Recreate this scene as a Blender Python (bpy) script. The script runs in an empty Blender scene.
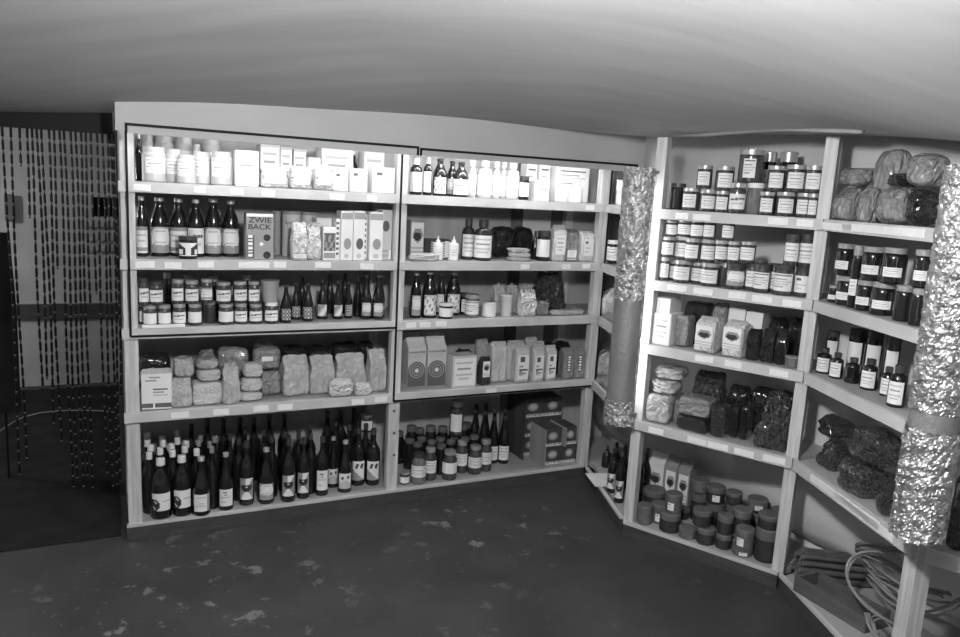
import bpy, bmesh, math, random
import numpy as np
from mathutils import Vector, Matrix, noise
random.seed(7)
S = bpy.context.scene
COL = S.collection
# ---------------------------------------------------------------- camera
F = 757.0
yaw, pitch, roll = [math.radians(a) for a in (26.42, 9.656, 3.11)]
CAM = np.array([-0.048, -3.306, 1.5405])
_fw = np.array([math.sin(yaw)*math.cos(pitch), math.cos(yaw)*math.cos(pitch), -math.sin(pitch)])
_r = np.array([math.cos(yaw), -math.sin(yaw), 0.0]); _u = np.cross(_r, _fw)
_R = math.cos(roll)*_r + math.sin(roll)*_u
_U = -math.sin(roll)*_r + math.cos(roll)*_u
cd = bpy.data.cameras.new('camera'); cam = bpy.data.objects.new('camera', cd); COL.objects.link(cam)
cd.sensor_width = 36.0; cd.lens = F/960*36.0; cd.clip_start = 0.05
M = Matrix.Identity(4)
for i in range(3):
    M[i][0] = _R[i]; M[i][1] = _U[i]; M[i][2] = -_fw[i]; M[i][3] = CAM[i]
cam.matrix_world = M
S.camera = cam
# ---------------------------------------------------------------- world, exposure
S.view_settings.view_transform = 'Standard'; S.view_settings.look = 'None'
S.view_settings.exposure = 0.0; S.view_settings.gamma = 1.0; S.view_settings.use_curve_mapping = False
w = bpy.data.worlds.new('world'); S.world = w; w.use_nodes = True
w.node_tree.nodes['Background'].inputs[0].default_value = (1, 1, 1, 1)
w.node_tree.nodes['Background'].inputs[1].default_value = 0.012
# lamp strengths (lamps themselves are built with their fixtures below)
P_TUBE = 22.0       # emission of the tubes behind the valance
P_FOIL = 9.5       # tubes in the foil shades
P_ROOM = 560.0       # bulb in the room behind the photographer
P_HALL = 210.0        # bulb in the passage
# ---------------------------------------------------------------- pixel helpers
def ray(x, y): return _fw*F + _R*(x-480) + _U*(318.5-y)
def onZ(x, y, Z):
    d = ray(x, y); return CAM + d*((Z-CAM[2])/d[2])
def onP(x, y, p0, n):
    d = ray(x, y); n = np.array([n[0], n[1], 0.0]); p0 = np.array([p0[0], p0[1], 0.0])
    return CAM + d*(((p0-CAM)@n)/(d@n))
def proj(P):
    d = np.array(P, float)-CAM; z = d@_fw
    return 480+F*(d@_R)/z, 318.5-F*(d@_U)/z, z
# ---------------------------------------------------------------- materials
MATS = {}
def mat(name, base=0.5, rough=0.6, metal=0.0, var=0.0, vscale=8.0, bump=0.0, bscale=40.0, stretch=(1, 1, 1),
        coat=0.0, emit=0.0, spec=0.5, trans=0.0, alpha=1.0, coords='Object'):
    m = bpy.data.materials.new(name); m.use_nodes = True
    nt = m.node_tree; b = nt.nodes['Principled BSDF']
    c = base if isinstance(base, tuple) else (base, base, base)
    b.inputs['Base Color'].default_value = (*c, 1)
    b.inputs['Roughness'].default_value = rough; b.inputs['Metallic'].default_value = metal
    b.inputs['Specular IOR Level'].default_value = spec
    b.inputs['Coat Weight'].default_value = coat
    b.inputs['Transmission Weight'].default_value = trans
    b.inputs['Alpha'].default_value = alpha
    if emit:
        b.inputs['Emission Color'].default_value = (1, 1, 1, 1); b.inputs['Emission Strength'].default_value = emit
    if var or bump:
        tc = nt.nodes.new('ShaderNodeTexCoord'); mp = nt.nodes.new('ShaderNodeMapping')
        mp.inputs['Scale'].default_value = stretch
        nt.links.new(tc.outputs[coords], mp.inputs[0])
    if var:
        n = nt.nodes.new('ShaderNodeTexNoise'); n.inputs['Scale'].default_value = vscale; n.inputs['Detail'].default_value = 6
        nt.links.new(mp.outputs[0], n.inputs['Vector'])
        r = nt.nodes.new('ShaderNodeValToRGB')
        lo = tuple(max(0, x*(1-var)) for x in c); hi = tuple(min(1, x*(1+var)) for x in c)
        r.color_ramp.elements[0].position = 0.3; r.color_ramp.elements[1].position = 0.7
        r.color_ramp.elements[0].color = (*lo, 1); r.color_ramp.elements[1].color = (*hi, 1)
        nt.links.new(n.outputs[0], r.inputs[0]); nt.links.new(r.outputs[0], b.inputs['Base Color'])
    if bump:
        n2 = nt.nodes.new('ShaderNodeTexNoise'); n2.inputs['Scale'].default_value = bscale; n2.inputs['Detail'].default_value = 4
        nt.links.new(mp.outputs[0], n2.inputs['Vector'])
        bp = nt.nodes.new('ShaderNodeBump'); bp.inputs['Strength'].default_value = bump; bp.inputs['Distance'].default_value = 0.06 if name.startswith('bag_') else 0.01
        if name.startswith('bag_'): n2.inputs['Distortion'].default_value = 1.2; n2.inputs['Roughness'].default_value = .45
        nt.links.new(n2.outputs[0], bp.inputs['Height']); nt.links.new(bp.outputs[0], b.inputs['Normal'])
    MATS[name] = m
    return m
mat('wood', 0.53, 0.6, var=0.14, vscale=4, stretch=(1, 1, 1), bump=0.15, bscale=30)
mat('wood_grain', 0.54, 0.6, var=0.22, vscale=5, stretch=(16, 16, 1.0))
mat('shelf_top', 0.36, 0.6, var=0.15, vscale=5)
mat('panel', 0.42, 0.7, var=0.12, vscale=3, stretch=(6, 6, .6))
mat('panel_dark', 0.13, 0.7, var=0.12, vscale=3, stretch=(6, 6, .6))
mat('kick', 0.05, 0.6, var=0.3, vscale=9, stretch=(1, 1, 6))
mat('valance', 0.44, 0.7, var=0.06, vscale=3)
mat('black', 0.012, 0.6, spec=0.12)
mat('black_matte', 0.02, 0.85, var=0.3, spec=0.1)
mat('tag', 0.82, 0.6, var=0.05, vscale=30)
mat('paper', 0.80, 0.65, var=0.05, vscale=20)
mat('print_gray', 0.30, 0.65)
mat('print_light', 0.52, 0.65)
mat('print_dark', 0.10, 0.6)
mat('print_black', 0.025, 0.6)
mat('glass_dark', 0.012, 0.12, coat=0.3)
mat('glass_brown', 0.035, 0.14, coat=0.3)
mat('glass_jar', 0.06, 0.12, coat=0.3, var=0.5, vscale=2)
mat('glass_mid', 0.16, 0.14, coat=0.3, var=0.3, vscale=3)
mat('glass_clear', 0.62, 0.10, coat=0.3, trans=0.25, var=0.1)
mat('plastic_white', 0.80, 0.35)
mat('plastic_milky', 0.5, 0.35)
mat('plastic_grey', 0.33, 0.4)
mat('lid_metal', 0.55, 0.32, metal=0.6)
mat('lid_dark', 0.05, 0.35)
mat('lid_white', 0.78, 0.4)
mat('lid_grey', 0.28, 0.4)
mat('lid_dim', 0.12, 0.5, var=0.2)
mat('foilcap', 0.70, 0.35, metal=0.5, bump=0.3, bscale=60)
mat('tin_dark', 0.03, 0.45, var=0.3, vscale=3)
mat('tin_mid', 0.11, 0.5, var=0.3, vscale=3)
mat('card', 0.30, 0.75, var=0.15, vscale=4, stretch=(3, 3, .5))
mat('card_dark', 0.055, 0.7, var=0.4, vscale=6, stretch=(4, 4, .5))
mat('box_white', 0.78, 0.6, var=0.05)
mat('box_light', 0.55, 0.6, var=0.06)
mat('box_grey', 0.30, 0.6, var=0.1)
mat('box_dark', 0.06, 0.55, var=0.2)
mat('bag_white', 0.78, 0.4, var=0.08, bump=0.8, bscale=4, coords='Generated')
mat('bag_paper', 0.58, 0.65, var=0.08, bump=0.5, bscale=4, coords='Generated')
mat('bag_clear', 0.46, 0.2, var=0.2, vscale=5, bump=0.55, bscale=3.2, coat=1.0, coords='Generated')
mat('bag_grey', 0.25, 0.18, var=0.25, vscale=6, bump=0.6, bscale=3.5, coat=1.0, coords='Generated')
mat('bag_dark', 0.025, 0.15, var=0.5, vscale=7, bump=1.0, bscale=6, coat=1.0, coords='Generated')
mat('bag_crisp', 0.07, 0.12, var=0.8, vscale=14, bump=1.0, bscale=11, coat=1.0, coords='Generated')
mat('foil', 0.52, 0.34, metal=0.8, var=0.45, vscale=30, bump=1.0, bscale=55)
mat('foil_dull', 0.30, 0.55, metal=0.5, var=0.1, vscale=5)
mat('shade_inside', 0.75, 0.5)
mat('plaster', 0.42, 0.85, var=0.10, vscale=2.0, bump=0.25, bscale=9)
mat('plaster_wall', 0.66, 0.85, var=0.10, vscale=2.0, bump=0.25, bscale=7)
mat('hall_wall', 0.42, 0.8, var=0.18, vscale=3, bump=0.2, bscale=12)
mat('bead_dark', 0.006, 0.5, spec=0.1)
mat('bead_light', 0.12, 0.4)
mat('cane', 0.26, 0.5, var=0.3, vscale=12)
mat('stick', 0.07, 0.7, var=0.4, vscale=10)
mat('stick_end', 0.20, 0.7, var=0.3)
mat('tray_wood', 0.09, 0.6, var=0.3, vscale=6, stretch=(1, 8, 8))
mat('cable', 0.25, 0.6)
mat('tube', 1.0, 0.5, emit=P_TUBE)
mat('tube_right', 1.0, 0.5, emit=P_TUBE*1.7)
mat('tube_foil', 1.0, 0.5, emit=P_FOIL)
mat('tube_foil_weak', 1.0, 0.5, emit=P_FOIL*0.3)
mat('bulb_room', 1.0, 0.5, emit=P_ROOM)
mat('bulb_hall', 1.0, 0.5, emit=P_HALL)
mat('white_paint', 0.7, 0.5)
# ceiling: streaks along X
def streak_ceiling():
    m = mat('ceiling_paint', 0.40, 0.85)
    nt = m.node_tree; b = nt.nodes['Principled BSDF']
    tc = nt.nodes.new('ShaderNodeTexCoord'); mp = nt.nodes.new('ShaderNodeMapping')
    m0 = nt.nodes.new('ShaderNodeMapping'); m0.inputs['Rotation'].default_value = (0, 0, yaw); mp.inputs['Scale'].default_value = (.9, 5, 1)
    n = nt.nodes.new('ShaderNodeTexNoise'); n.inputs['Scale'].default_value = 2.2; n.inputs['Detail'].default_value = 7
    r = nt.nodes.new('ShaderNodeValToRGB')
    r.color_ramp.elements[0].position = .3; r.color_ramp.elements[0].color = (.53, .53, .53, 1)
    r.color_ramp.elements[1].position = .72; r.color_ramp.elements[1].color = (.62, .62, .62, 1)
    bp = nt.nodes.new('ShaderNodeBump'); bp.inputs['Strength'].default_value = .12; bp.inputs['Distance'].default_value = .01
    L = nt.links.new
    L(tc.outputs['Object'], m0.inputs[0]); L(m0.outputs[0], mp.inputs[0]); L(mp.outputs[0], n.inputs[0]); L(n.outputs[0], r.inputs[0])
    L(r.outputs[0], b.inputs['Base Color']); L(n.outputs[0], bp.inputs['Height']); L(bp.outputs[0], b.inputs['Normal'])
streak_ceiling()
# floor: dark worn paint with pale chips in clusters
def dark_floor():
    m = mat('floor_paint', 0.05, 0.5)
    nt = m.node_tree; b = nt.nodes['Principled BSDF']; L = nt.links.new
    tc = nt.nodes.new('ShaderNodeTexCoord')
    def N(scale, det=5, rough=.55):
        n = nt.nodes.new('ShaderNodeTexNoise'); n.inputs['Scale'].default_value = scale; n.inputs['Detail'].default_value = det
        n.inputs['Roughness'].default_value = rough
        L(tc.outputs['Object'], n.inputs[0]); return n
    def ramp(src, a, b_, ca, cb):
        r = nt.nodes.new('ShaderNodeValToRGB'); e = r.color_ramp.elements
        e[0].position = a; e[1].position = b_; e[0].color = (ca, ca, ca, 1); e[1].color = (cb, cb, cb, 1)
        L(src, r.inputs[0]); return r
    def mth(op, a, b_):
        n = nt.nodes.new('ShaderNodeMath'); n.operation = op
        for i, v in enumerate((a, b_)):
            if isinstance(v, (int, float)): n.inputs[i].default_value = v
            else: L(v, n.inputs[i])
        return n.outputs[0]
    mott = ramp(N(3.5, 8).outputs[0], .3, .75, .026, .052)
    chips = ramp(N(8.5, 9, .66).outputs[0], .585, .62, 0, 1)
    cl = ramp(N(1.1, 2).outputs[0], .50, .62, 0, 1)
    small = ramp(N(30, 4, .6).outputs[0], .66, .69, 0, .8)
    # two worn areas
    def blob(cx, cy, r):
        s = nt.nodes.new('ShaderNodeVectorMath'); s.operation = 'DISTANCE'
        L(tc.outputs['Object'], s.inputs[0]); s.inputs[1].default_value = (cx, cy, 0)
        return ramp(s.outputs['Value'], r*.5/3, r/3, 1, 0) if False else ramp(mth('DIVIDE', s.outputs['Value'], 3.0), r*.45/3, r/3, 1, 0)
    area = mth('MAXIMUM', mth('MAXIMUM', blob(.2, -.55, .75).outputs[0], blob(1.55, -.35, .55).outputs[0]), mth('MULTIPLY', cl.outputs[0], .45))
    msk = mth('MULTIPLY', mth('MAXIMUM', chips.outputs[0], small.outputs[0]), area)
    mx = nt.nodes.new('ShaderNodeMix'); mx.data_type = 'RGBA'
    L(msk, mx.inputs['Factor']); L(mott.outputs[0], mx.inputs['A']); mx.inputs['B'].default_value = (.16, .16, .16, 1)
    L(mx.outputs['Result'], b.inputs['Base Color'])
    bp = nt.nodes.new('ShaderNodeBump'); bp.inputs['Strength'].default_value = .2; bp.inputs['Distance'].default_value = .004
    L(N(30, 4).outputs[0], bp.inputs['Height']); L(bp.outputs[0], b.inputs['Normal'])
    b.inputs['Roughness'].default_value = .55
dark_floor()
# ---------------------------------------------------------------- mesh helpers
def mesh_from(name, verts, faces, mats, idx=None, smooth=False):
    me = bpy.data.meshes.new(name)
    me.from_pydata([tuple(v) for v in verts], [], faces)
    for m in mats: me.materials.append(MATS[m])
    if idx is not None: me.polygons.foreach_set('material_index', idx)
    if smooth: me.polygons.foreach_set('use_smooth', [True]*len(faces))
    me.update()
    return me
def link(name, data, parent=None, loc=None, rot=None, scale=None):
    o = bpy.data.objects.new(name, data); COL.objects.link(o)
    if parent is not None: o.parent = parent
    if loc is not None: o.location = loc
    if rot is not None: o.rotation_euler = rot
    if scale is not None: o.scale = scale
    return o
def tag(o, label, cat, group=None, kind=None):
    if label: o['label'] = label
    if cat: o['category'] = cat
    if group: o['group'] = group
    if kind: o['kind'] = kind
    return o
def box_mesh(name, lo, hi, m, bevel=0.0):
    bm = bmesh.new(); bmesh.ops.create_cube(bm, size=1)
    for v in bm.verts:
        v.co = Vector([(lo[i]+hi[i])/2 + v.co[i]*(hi[i]-lo[i]) for i in range(3)])
    if bevel: bmesh.ops.bevel(bm, geom=bm.edges[:], offset=bevel, segments=2, affect='EDGES', profile=.5)
    me = bpy.data.meshes.new(name); bm.to_mesh(me); bm.free(); me.materials.append(MATS[m]); return me
def prism(name, pts, z0, z1, m):
    n = len(pts); v = [(p[0], p[1], z0) for p in pts]+[(p[0], p[1], z1) for p in pts]
    f = [tuple(range(n))[::-1], tuple(range(n, 2*n))]+[(i, (i+1) % n, n+(i+1) % n, n+i) for i in range(n)]
    me = mesh_from(name, v, f, [m])
    bm = bmesh.new(); bm.from_mesh(me); bmesh.ops.recalc_face_normals(bm, faces=bm.faces[:]); bm.to_mesh(me); bm.free()
    return me
def lathe(name, prof, m, seg=20, smooth=True):
    v = []; f = []
    for r, z in prof:
        for k in range(seg):
            a = 2*math.pi*k/seg; v.append((r*math.cos(a), r*math.sin(a), z))
    for i in range(len(prof)-1):
        for k in range(seg):
            f.append((i*seg+k, i*seg+(k+1) % seg, (i+1)*seg+(k+1) % seg, (i+1)*seg+k))
    if prof[0][0] > 0.001: f.append(tuple(range(seg))[::-1])
    if prof[-1][0] > 0.001: f.append(tuple(range((len(prof)-1)*seg, len(prof)*seg)))
    me = mesh_from(name, v, f, [m], smooth=smooth)
    if smooth:
        try: me.set_sharp_from_angle(angle=math.radians(40))
        except Exception: pass
    return me
def tube_mesh(name, pts, r, m, seg=8):
    v = []; f = []; n = len(pts); pts = [Vector(p) for p in pts]
    for i, p in enumerate(pts):
        t = (pts[min(i+1, n-1)]-pts[max(i-1, 0)]).normalized()
        a = t.cross(Vector((0, 0, 1)));
        if a.length < 1e-3: a = t.cross(Vector((1, 0, 0)))
        a.normalize(); b = t.cross(a)
        for k in range(seg):
            q = 2*math.pi*k/seg; v.append(p+(a*math.cos(q)+b*math.sin(q))*r)
    for i in range(n-1):
        for k in range(seg): f.append((i*seg+k, i*seg+(k+1) % seg, (i+1)*seg+(k+1) % seg, (i+1)*seg+k))
    f.append(tuple(range(seg))[::-1]); f.append(tuple(range((n-1)*seg, n*seg)))
    return mesh_from(name, v, f, [m], smooth=True)
def bar(name, a, b, wid, thk, m, up=(0, 0, 1)):
    """box beam from a to b; wid along 'up', thk sideways"""
    a = Vector(a); b = Vector(b); t = (b-a); L = t.length; t.normalize(); up = Vector(up); s = t.cross(up).normalized(); up = s.cross(t)
    v = []
    for p in (a, b):
        for i, j in ((-1, -1), (1, -1), (1, 1), (-1, 1)): v.append(p+s*(i*thk/2)+up*(j*wid/2))
    f = [(3, 2, 1, 0), (4, 5, 6, 7)]+[(i, (i+1) % 4, 4+(i+1) % 4, 4+i) for i in range(4)]
    return mesh_from(name, v, f, [m])
CH = {'.': 'paper', 'l': 'print_light', 'g': 'print_gray', 'd': 'print_dark', 'k': 'print_black'}
def field(w_, h_, fn):
    return [''.join(fn((j+.5)/w_, (i+.5)/h_) for j in range(w_)) for i in range(h_)]
def rows_of(segs, w_=14, h_=14, bg='.'):
    """print lines: (v centre, u0, u1, char, rows)"""
    g = [[bg]*w_ for _ in range(h_)]
    for v_, u0, u1, c, n in segs:
        for r in range(int(v_*h_), min(h_, int(v_*h_)+n)):
            for k_ in range(int(u0*w_), int(round(u1*w_))): g[r][k_] = c
    return [''.join(r) for r in g]
BM = {
 'plain': ["........", "........", "........", "........"],
 'text': rows_of([(.12, .1, .9, 'd', 1), (.3, .1, .75, 'g', 1), (.48, .1, .9, 'l', 1), (.6, .1, .8, 'l', 1), (.75, .1, .6, 'g', 1)]),
 'lines': rows_of([(.15, .12, .88, 'l', 1), (.36, .2, .8, 'g', 1), (.58, .12, .88, 'l', 1), (.75, .25, .75, 'l', 1)]),
 'script': field(18, 16, lambda u, v: ('d' if math.sin(u*31) > -.5 else 'g') if abs(v-.34+.12*(u-.5)) < .075 and .12 < u < .88 else ('l' if .58 < v < .66 and .2 < u < .8 else '.')),
 'blob': field(14, 12, lambda u, v: 'k' if (u < .18+.28*max(0, math.sin((v-.30)*4.2)) and v > .30 and (u*5+v*7) % 1 > .12) else ('l' if abs(v-.45) < .04 and u > .55 else '.')),
 'cat': field(16, 16, lambda u, v: 'k' if (.30 < v < .62 and abs(u-.5) < .36*(1-((v-.42)/.25)**2)+.03 and not (.36 < v < .44 and abs(u-.5) < .05)) else ('.' if abs(v-.5) > abs(u-.5)*.9+.05 and (v > .55 or u > .45) else 'g')),
 'leaf': field(16, 16, lambda u, v: 'k' if (.12 < v < .42 and math.sin(u*17+v*6) > -.1 and .15 < u < .85 and abs(v-.26) < .14) else ('g' if v > .40+.62*u else '.')),
 'face': field(14, 14, lambda u, v: 'd' if (v-.3)**2+(u-.3)**2 < .012 or (v-.26)**2+(u-.72)**2 < .012 else ('l' if v > .5+.12*math.sin(u*9) else '.')),
 'flower': field(16, 14, lambda u, v: 'l' if v < .08 or v > .92 else ('g' if math.sin(u*16+2*v)*math.sin(v*13+u*3) > .28 else '.')),
 'band': rows_of([(0, 0, 1, 'g', 2), (.3, .2, .8, 'l', 1), (.5, .25, .75, 'l', 1), (.85, 0, 1, 'g', 2)]),
 'fig': field(16, 16, lambda u, v: '.' if (v < .42 and abs(u-.5) < .48-v*.95+.06) or (v >= .36 and abs(u-.52) < .13) or v > .92 or (.5 < v < .85 and (u < .16 or u > .84 or (.04 < u < .26))) else 'k'),
 'plaid': field(12, 12, lambda u, v: 'd' if (int(u*6)+int(v*6)) % 2 else ('l' if int(v*6) % 2 else 'g')),
 'diag': field(12, 14, lambda u, v: 'g' if .35 < (u+v) % 1.2 < .8 else ('l' if u+v < 1 else '.')),
 'torn': field(16, 16, lambda u, v: 'g' if v > .74+.05*math.sin(u*11) or (u-.5)**2/.24+(v-.38)**2/.16 > 1.0+.2*math.sin(u*23+v*9) else ('l' if (v*7) % 1 < .25 and .25 < u < .75 else '.')),
 'stripe': field(4, 14, lambda u, v: 'd' if (v*7) % 1 < .5 and u < .8 else '.'),
 'tall': rows_of([(.2, .25, .7, 'l', 1), (.5, .3, .6, 'l', 1), (.7, .15, .75, 'l', 1), (0, .84, 1, 'g', 14)]),
 'zee': rows_of([(.18, .35, .6, 'd', 1), (.3, .4, .55, 'g', 1), (.45, .2, .8, 'l', 1), (.75, .2, .5, 'l', 1)]),
 'flour': rows_of([(.1, .3, .65, 'g', 1), (.18, .15, .5, 'g', 1), (.42, .4, .85, 'd', 1), (.5, .4, .78, 'g', 1), (.62, .4, .9, 'l', 1), (.84, 0, .4, 'd', 3), (.84, .48, 1, 'd', 3)], 16, 24),
 'bagtext': rows_of([(.12, .25, .62, 'd', 3), (.45, .15, .5, 'g', 1), (.58, .15, .95, 'd', 1), (.66, .15, .45, 'g', 1), (.75, .15, .8, 'g', 1), (.85, .15, .6, 'l', 1)]),
 'pic': field(14, 16, lambda u, v: '.' if v < .12 or .78 < v < .84 else ('g' if v > .84 else ('d' if math.sin(u*13+v*5)*math.sin(v*15) > .0 or v < .18 else 'g'))),
 'emblem': field(16, 16, lambda u, v: 'k' if ((u-.5)/.33)**2+((v-.42)/.13)**2 < 1 else ('g' if ((u-.52)/.4)**2+((v-.38)/.22)**2 < 1 else ('l' if v > .78 and (v*9) % 1 < .4 else '.'))),
 'stick': field(8, 16, lambda u, v: '.' if (v*6) % 1 < .6 and .15 < u < .8 else 'd'),
 'tagbox': rows_of([(.15, .15, .4, 'd', 2), (.55, .15, .7, 'l', 1), (.75, .15, .5, 'l', 1)]),
}
def bm_faces(rows):
    """bitmap -> list of (row, col, char)"""
    return [(i, j, c) for i, r in enumerate(rows) for j, c in enumerate(r) if c != ' ']
def patch_curved(name, rows, ang, r=1.012):
    H = len(rows); Wd = len(rows[0]); v = []; f = []; idx = []; used = []
    for i in range(H+1):
        for j in range(Wd+1):
            a = -math.pi/2 + ang*(j/Wd-.5); v.append((r*math.cos(a), r*math.sin(a), 1-i/H))
    for i, j, c in bm_faces(rows):
        if c not in used: used.append(c)
        f.append((i*(Wd+1)+j, (i+1)*(Wd+1)+j, (i+1)*(Wd+1)+j+1, i*(Wd+1)+j+1)); idx.append(used.index(c))
    return mesh_from(name, v, f, [CH[c] for c in used], idx, smooth=True)
def patch_flat(name, rows):
    H = len(rows); Wd = len(rows[0]); v = []; f = []; idx = []; used = []
    for i in range(H+1):
        for j in range(Wd+1): v.append((j/Wd-.5, 0, 1-i/H))
    for i, j, c in bm_faces(rows):
        if c not in used: used.append(c)
        f.append((i*(Wd+1)+j, (i+1)*(Wd+1)+j, (i+1)*(Wd+1)+j+1, i*(Wd+1)+j+1)); idx.append(used.index(c))
    return mesh_from(name, v, f, [CH[c] for c in used], idx)
_cache = {}
def cached(key, fn):
    if key not in _cache: _cache[key] = fn()
    return _cache[key]
def text_mesh(s, m, bold=0.0):
    cu = bpy.data.curves.new('lettering', 'FONT'); cu.body = s; cu.align_x = 'CENTER'; cu.offset = bold; cu.extrude = .01
    o = bpy.data.objects.new('tmp', cu); COL.objects.link(o)
    bpy.context.view_layer.update()
    me = bpy.data.meshes.new_from_object(o.evaluated_get(bpy.context.evaluated_depsgraph_get()))
    bpy.data.objects.remove(o); me.name = 'lettering'; me.materials.clear(); me.materials.append(MATS[m])
    # stand upright: text XY -> XZ facing -Y, centred in x, unit width
    xs = [v.co.x for v in me.vertices]; w_ = max(xs)-min(xs); c = (max(xs)+min(xs))/2
    ys = [v.co.y for v in me.vertices]; h_ = max(ys)-min(ys); y0 = min(ys)
    for v in me.vertices: v.co = Vector(((v.co.x-c)/w_, -v.co.z*.02, (v.co.y-y0)/h_))
    return me
# ---------------------------------------------------------------- layout
Z = [None, 1.50, 1.193, 0.910, 0.557, 0.07]
CR = [(0, 0), (1.161, 0), (2.287, 0), (2.05, -.675), (2.364, -1.298), (2.10, -1.99), (2.42, -2.62)]
BAY = {}
WALLX = 2.72; BACKY = 0.40
for b in range(1, 7):
    p0 = np.array(CR[b-1]); p1 = np.array(CR[b]); u = (p1-p0)/np.linalg.norm(p1-p0)
    BAY[b] = dict(p0=p0, p1=p1, u=u, n=np.array([-u[1], u[0]]), rot=math.atan2(u[1], u[0]), L=np.linalg.norm(p1-p0))
def bp(b, s, d, z=None):
    B = BAY[b]; p = B['p0']+B['u']*s+B['n']*d
    return (p[0], p[1]) if z is None else (p[0], p[1], z)
# ================================================================ STRUCTURE
def structure(name, me):
    o = link(name, me); o['kind'] = 'structure'; return o
structure('floor', box_mesh('floor', (-3.2, -6.2, -.1), (3.0, 2.9, 0), 'floor_paint'))
# ceiling: low uneven plaster, measured heights joined by a thin-plate surface
cp = np.array([(-.4, 0, 1.728), (0, -.12, 1.775), (.75, -.12, 1.815), (1.5, -.12, 1.84), (2.3, -.12, 1.845), (2.2, -.64, 1.825), (2.2, -1.1, 1.825),
               (2.2, -1.5, 1.81), (2.2, -1.71, 1.785), (2.15, -1.87, 1.76), (2.75, -.6, 1.87), (2.75, -1.3, 1.83), (2.75, -1.9, 1.77), (2.75, -3, 1.72),
               (.7, -1.0, 1.96), (0, -1.0, 1.90), (0, -2, 2.02), (1.0, -2.0, 2.05), (1.7, -1.6, 1.89), (0, -4, 2.18), (2.2, -4, 2.0), (-3.2, -6.2, 2.15), (3, -6.2, 2.0), (-3.2, 0, 1.78), (-.5, 1.5, 1.76), (-.5, 2.9, 1.78), (2.8, 2.9, 1.9), (-3.2, 2.9, 1.78)])
def tps(P):
    n = len(P); d = np.linalg.norm(P[:, None, :2]-P[None, :, :2], axis=2); K = np.where(d > 0, d*d*np.log(d+1e-12), 0)+np.eye(n)*.02
    A = np.zeros((n+3, n+3)); A[:n, :n] = K; A[:n, n:] = np.c_[np.ones(n), P[:, :2]]; A[n:, :n] = A[:n, n:].T
    s = np.linalg.solve(A, np.r_[P[:, 2], 0, 0, 0])
    def f(x, y):
        d = np.hypot(P[:, 0]-x, P[:, 1]-y); return float((s[:n]*np.where(d > 0, d*d*np.log(d+1e-12), 0)).sum()+s[n]+s[n+1]*x+s[n+2]*y)
    return f
ceil_z = tps(cp)
nx, ny = 70, 90
v = []; f = []
for j in range(ny+1):
    for i in range(nx+1):
        x = -3.2+6.2*i/nx; y = -6.2+9.1*j/ny
        v.append((x, y, ceil_z(x, y)+.006*noise.noise(Vector((x*1.7, y*1.7, 3)))))
for j in range(ny):
    for i in range(nx): f.append((j*(nx+1)+i, (j+1)*(nx+1)+i, (j+1)*(nx+1)+i+1, j*(nx+1)+i+1))
ce = structure('ceiling', mesh_from('ceiling', v, f, ['ceiling_paint'], smooth=True))
sm = ce.modifiers.new('thickness', 'SOLIDIFY'); sm.thickness = .12; sm.offset = -1
# walls
structure('wall_back', box_mesh('wall_back', (.0, BACKY, 0), (WALLX, BACKY+.12, 2.0), 'panel'))
# right wall with the overhanging rounded bulge above a low recess
prof = [(.06, 0), (.06, .13), (.045, .17), (.0, .19), (-.02, .22), (-.025, .28), (-.01, .38), (.0, .5), (.0, 2.1)]
v = []; f = []; ys = [BACKY-.0-i*.25 for i in range(28)]
for y in ys:
    for dx, z in prof: v.append((WALLX+dx+.008*noise.noise(Vector((y*2, z*2, 1))), y, z))
k = len(prof)
for i in range(len(ys)-1):
    for j in range(k-1): f.append((i*k+j, i*k+j+1, (i+1)*k+j+1, (i+1)*k+j))
wr = structure('wall_right', mesh_from('wall_right', v, f, ['plaster_wall'], smooth=True))
sm = wr.modifiers.new('thickness', 'SOLIDIFY'); sm.thickness = .1; sm.offset = -1 
structure('wall_front', box_mesh('wall_front', (-3.2, -6.3, 0), (3.0, -6.2, 2.3), 'plaster_wall'))
structure('wall_left', box_mesh('wall_left', (-3.3, -6.2, 0), (-3.2, 2.9, 2.3), 'plaster_wall'))
structure('wall_passage', box_mesh('wall_passage', (-3.2, 2.72, 0), (2.8, 2.84, 2.0), 'hall_wall'))
structure('trim_1', box_mesh('trim_1', (-3.2, 2.695, onP(60, 319, (0, 2.7), (0, 1))[2]), (2.8, 2.72, onP(60, 304, (0, 2.7), (0, 1))[2]), 'kick'))
# header beam over the passage opening
hz0 = onP(60, 127.5, (0, .05), (0, 1))[2]; hz1 = ceil_z(-.4, .05)+.05
structure('trim_2', box_mesh('trim_2', (-3.2, .04, hz0), (-.02, .12, hz1), 'black'))
# passage side of the shelving: end partition set back behind the first post
structure('wall_partition', box_mesh('wall_partition', (.0, .52, 0), (.06, 1.3, 1.9), 'black_matte'))
# plaster roll under the ceiling edge over the angled bay
pts = []
for i in range(15):
    t = i/14; x, y, _ = onP(672+t*190, 137-4*math.sin(t*2.9), (2.25, 0), (1, 0)); pts.append((x, y, ceil_z(x, y)+.004-.004*math.sin(t*9)))
structure('trim_3', tube_mesh('trim_3', pts, .014, 'plaster', 10))
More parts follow.
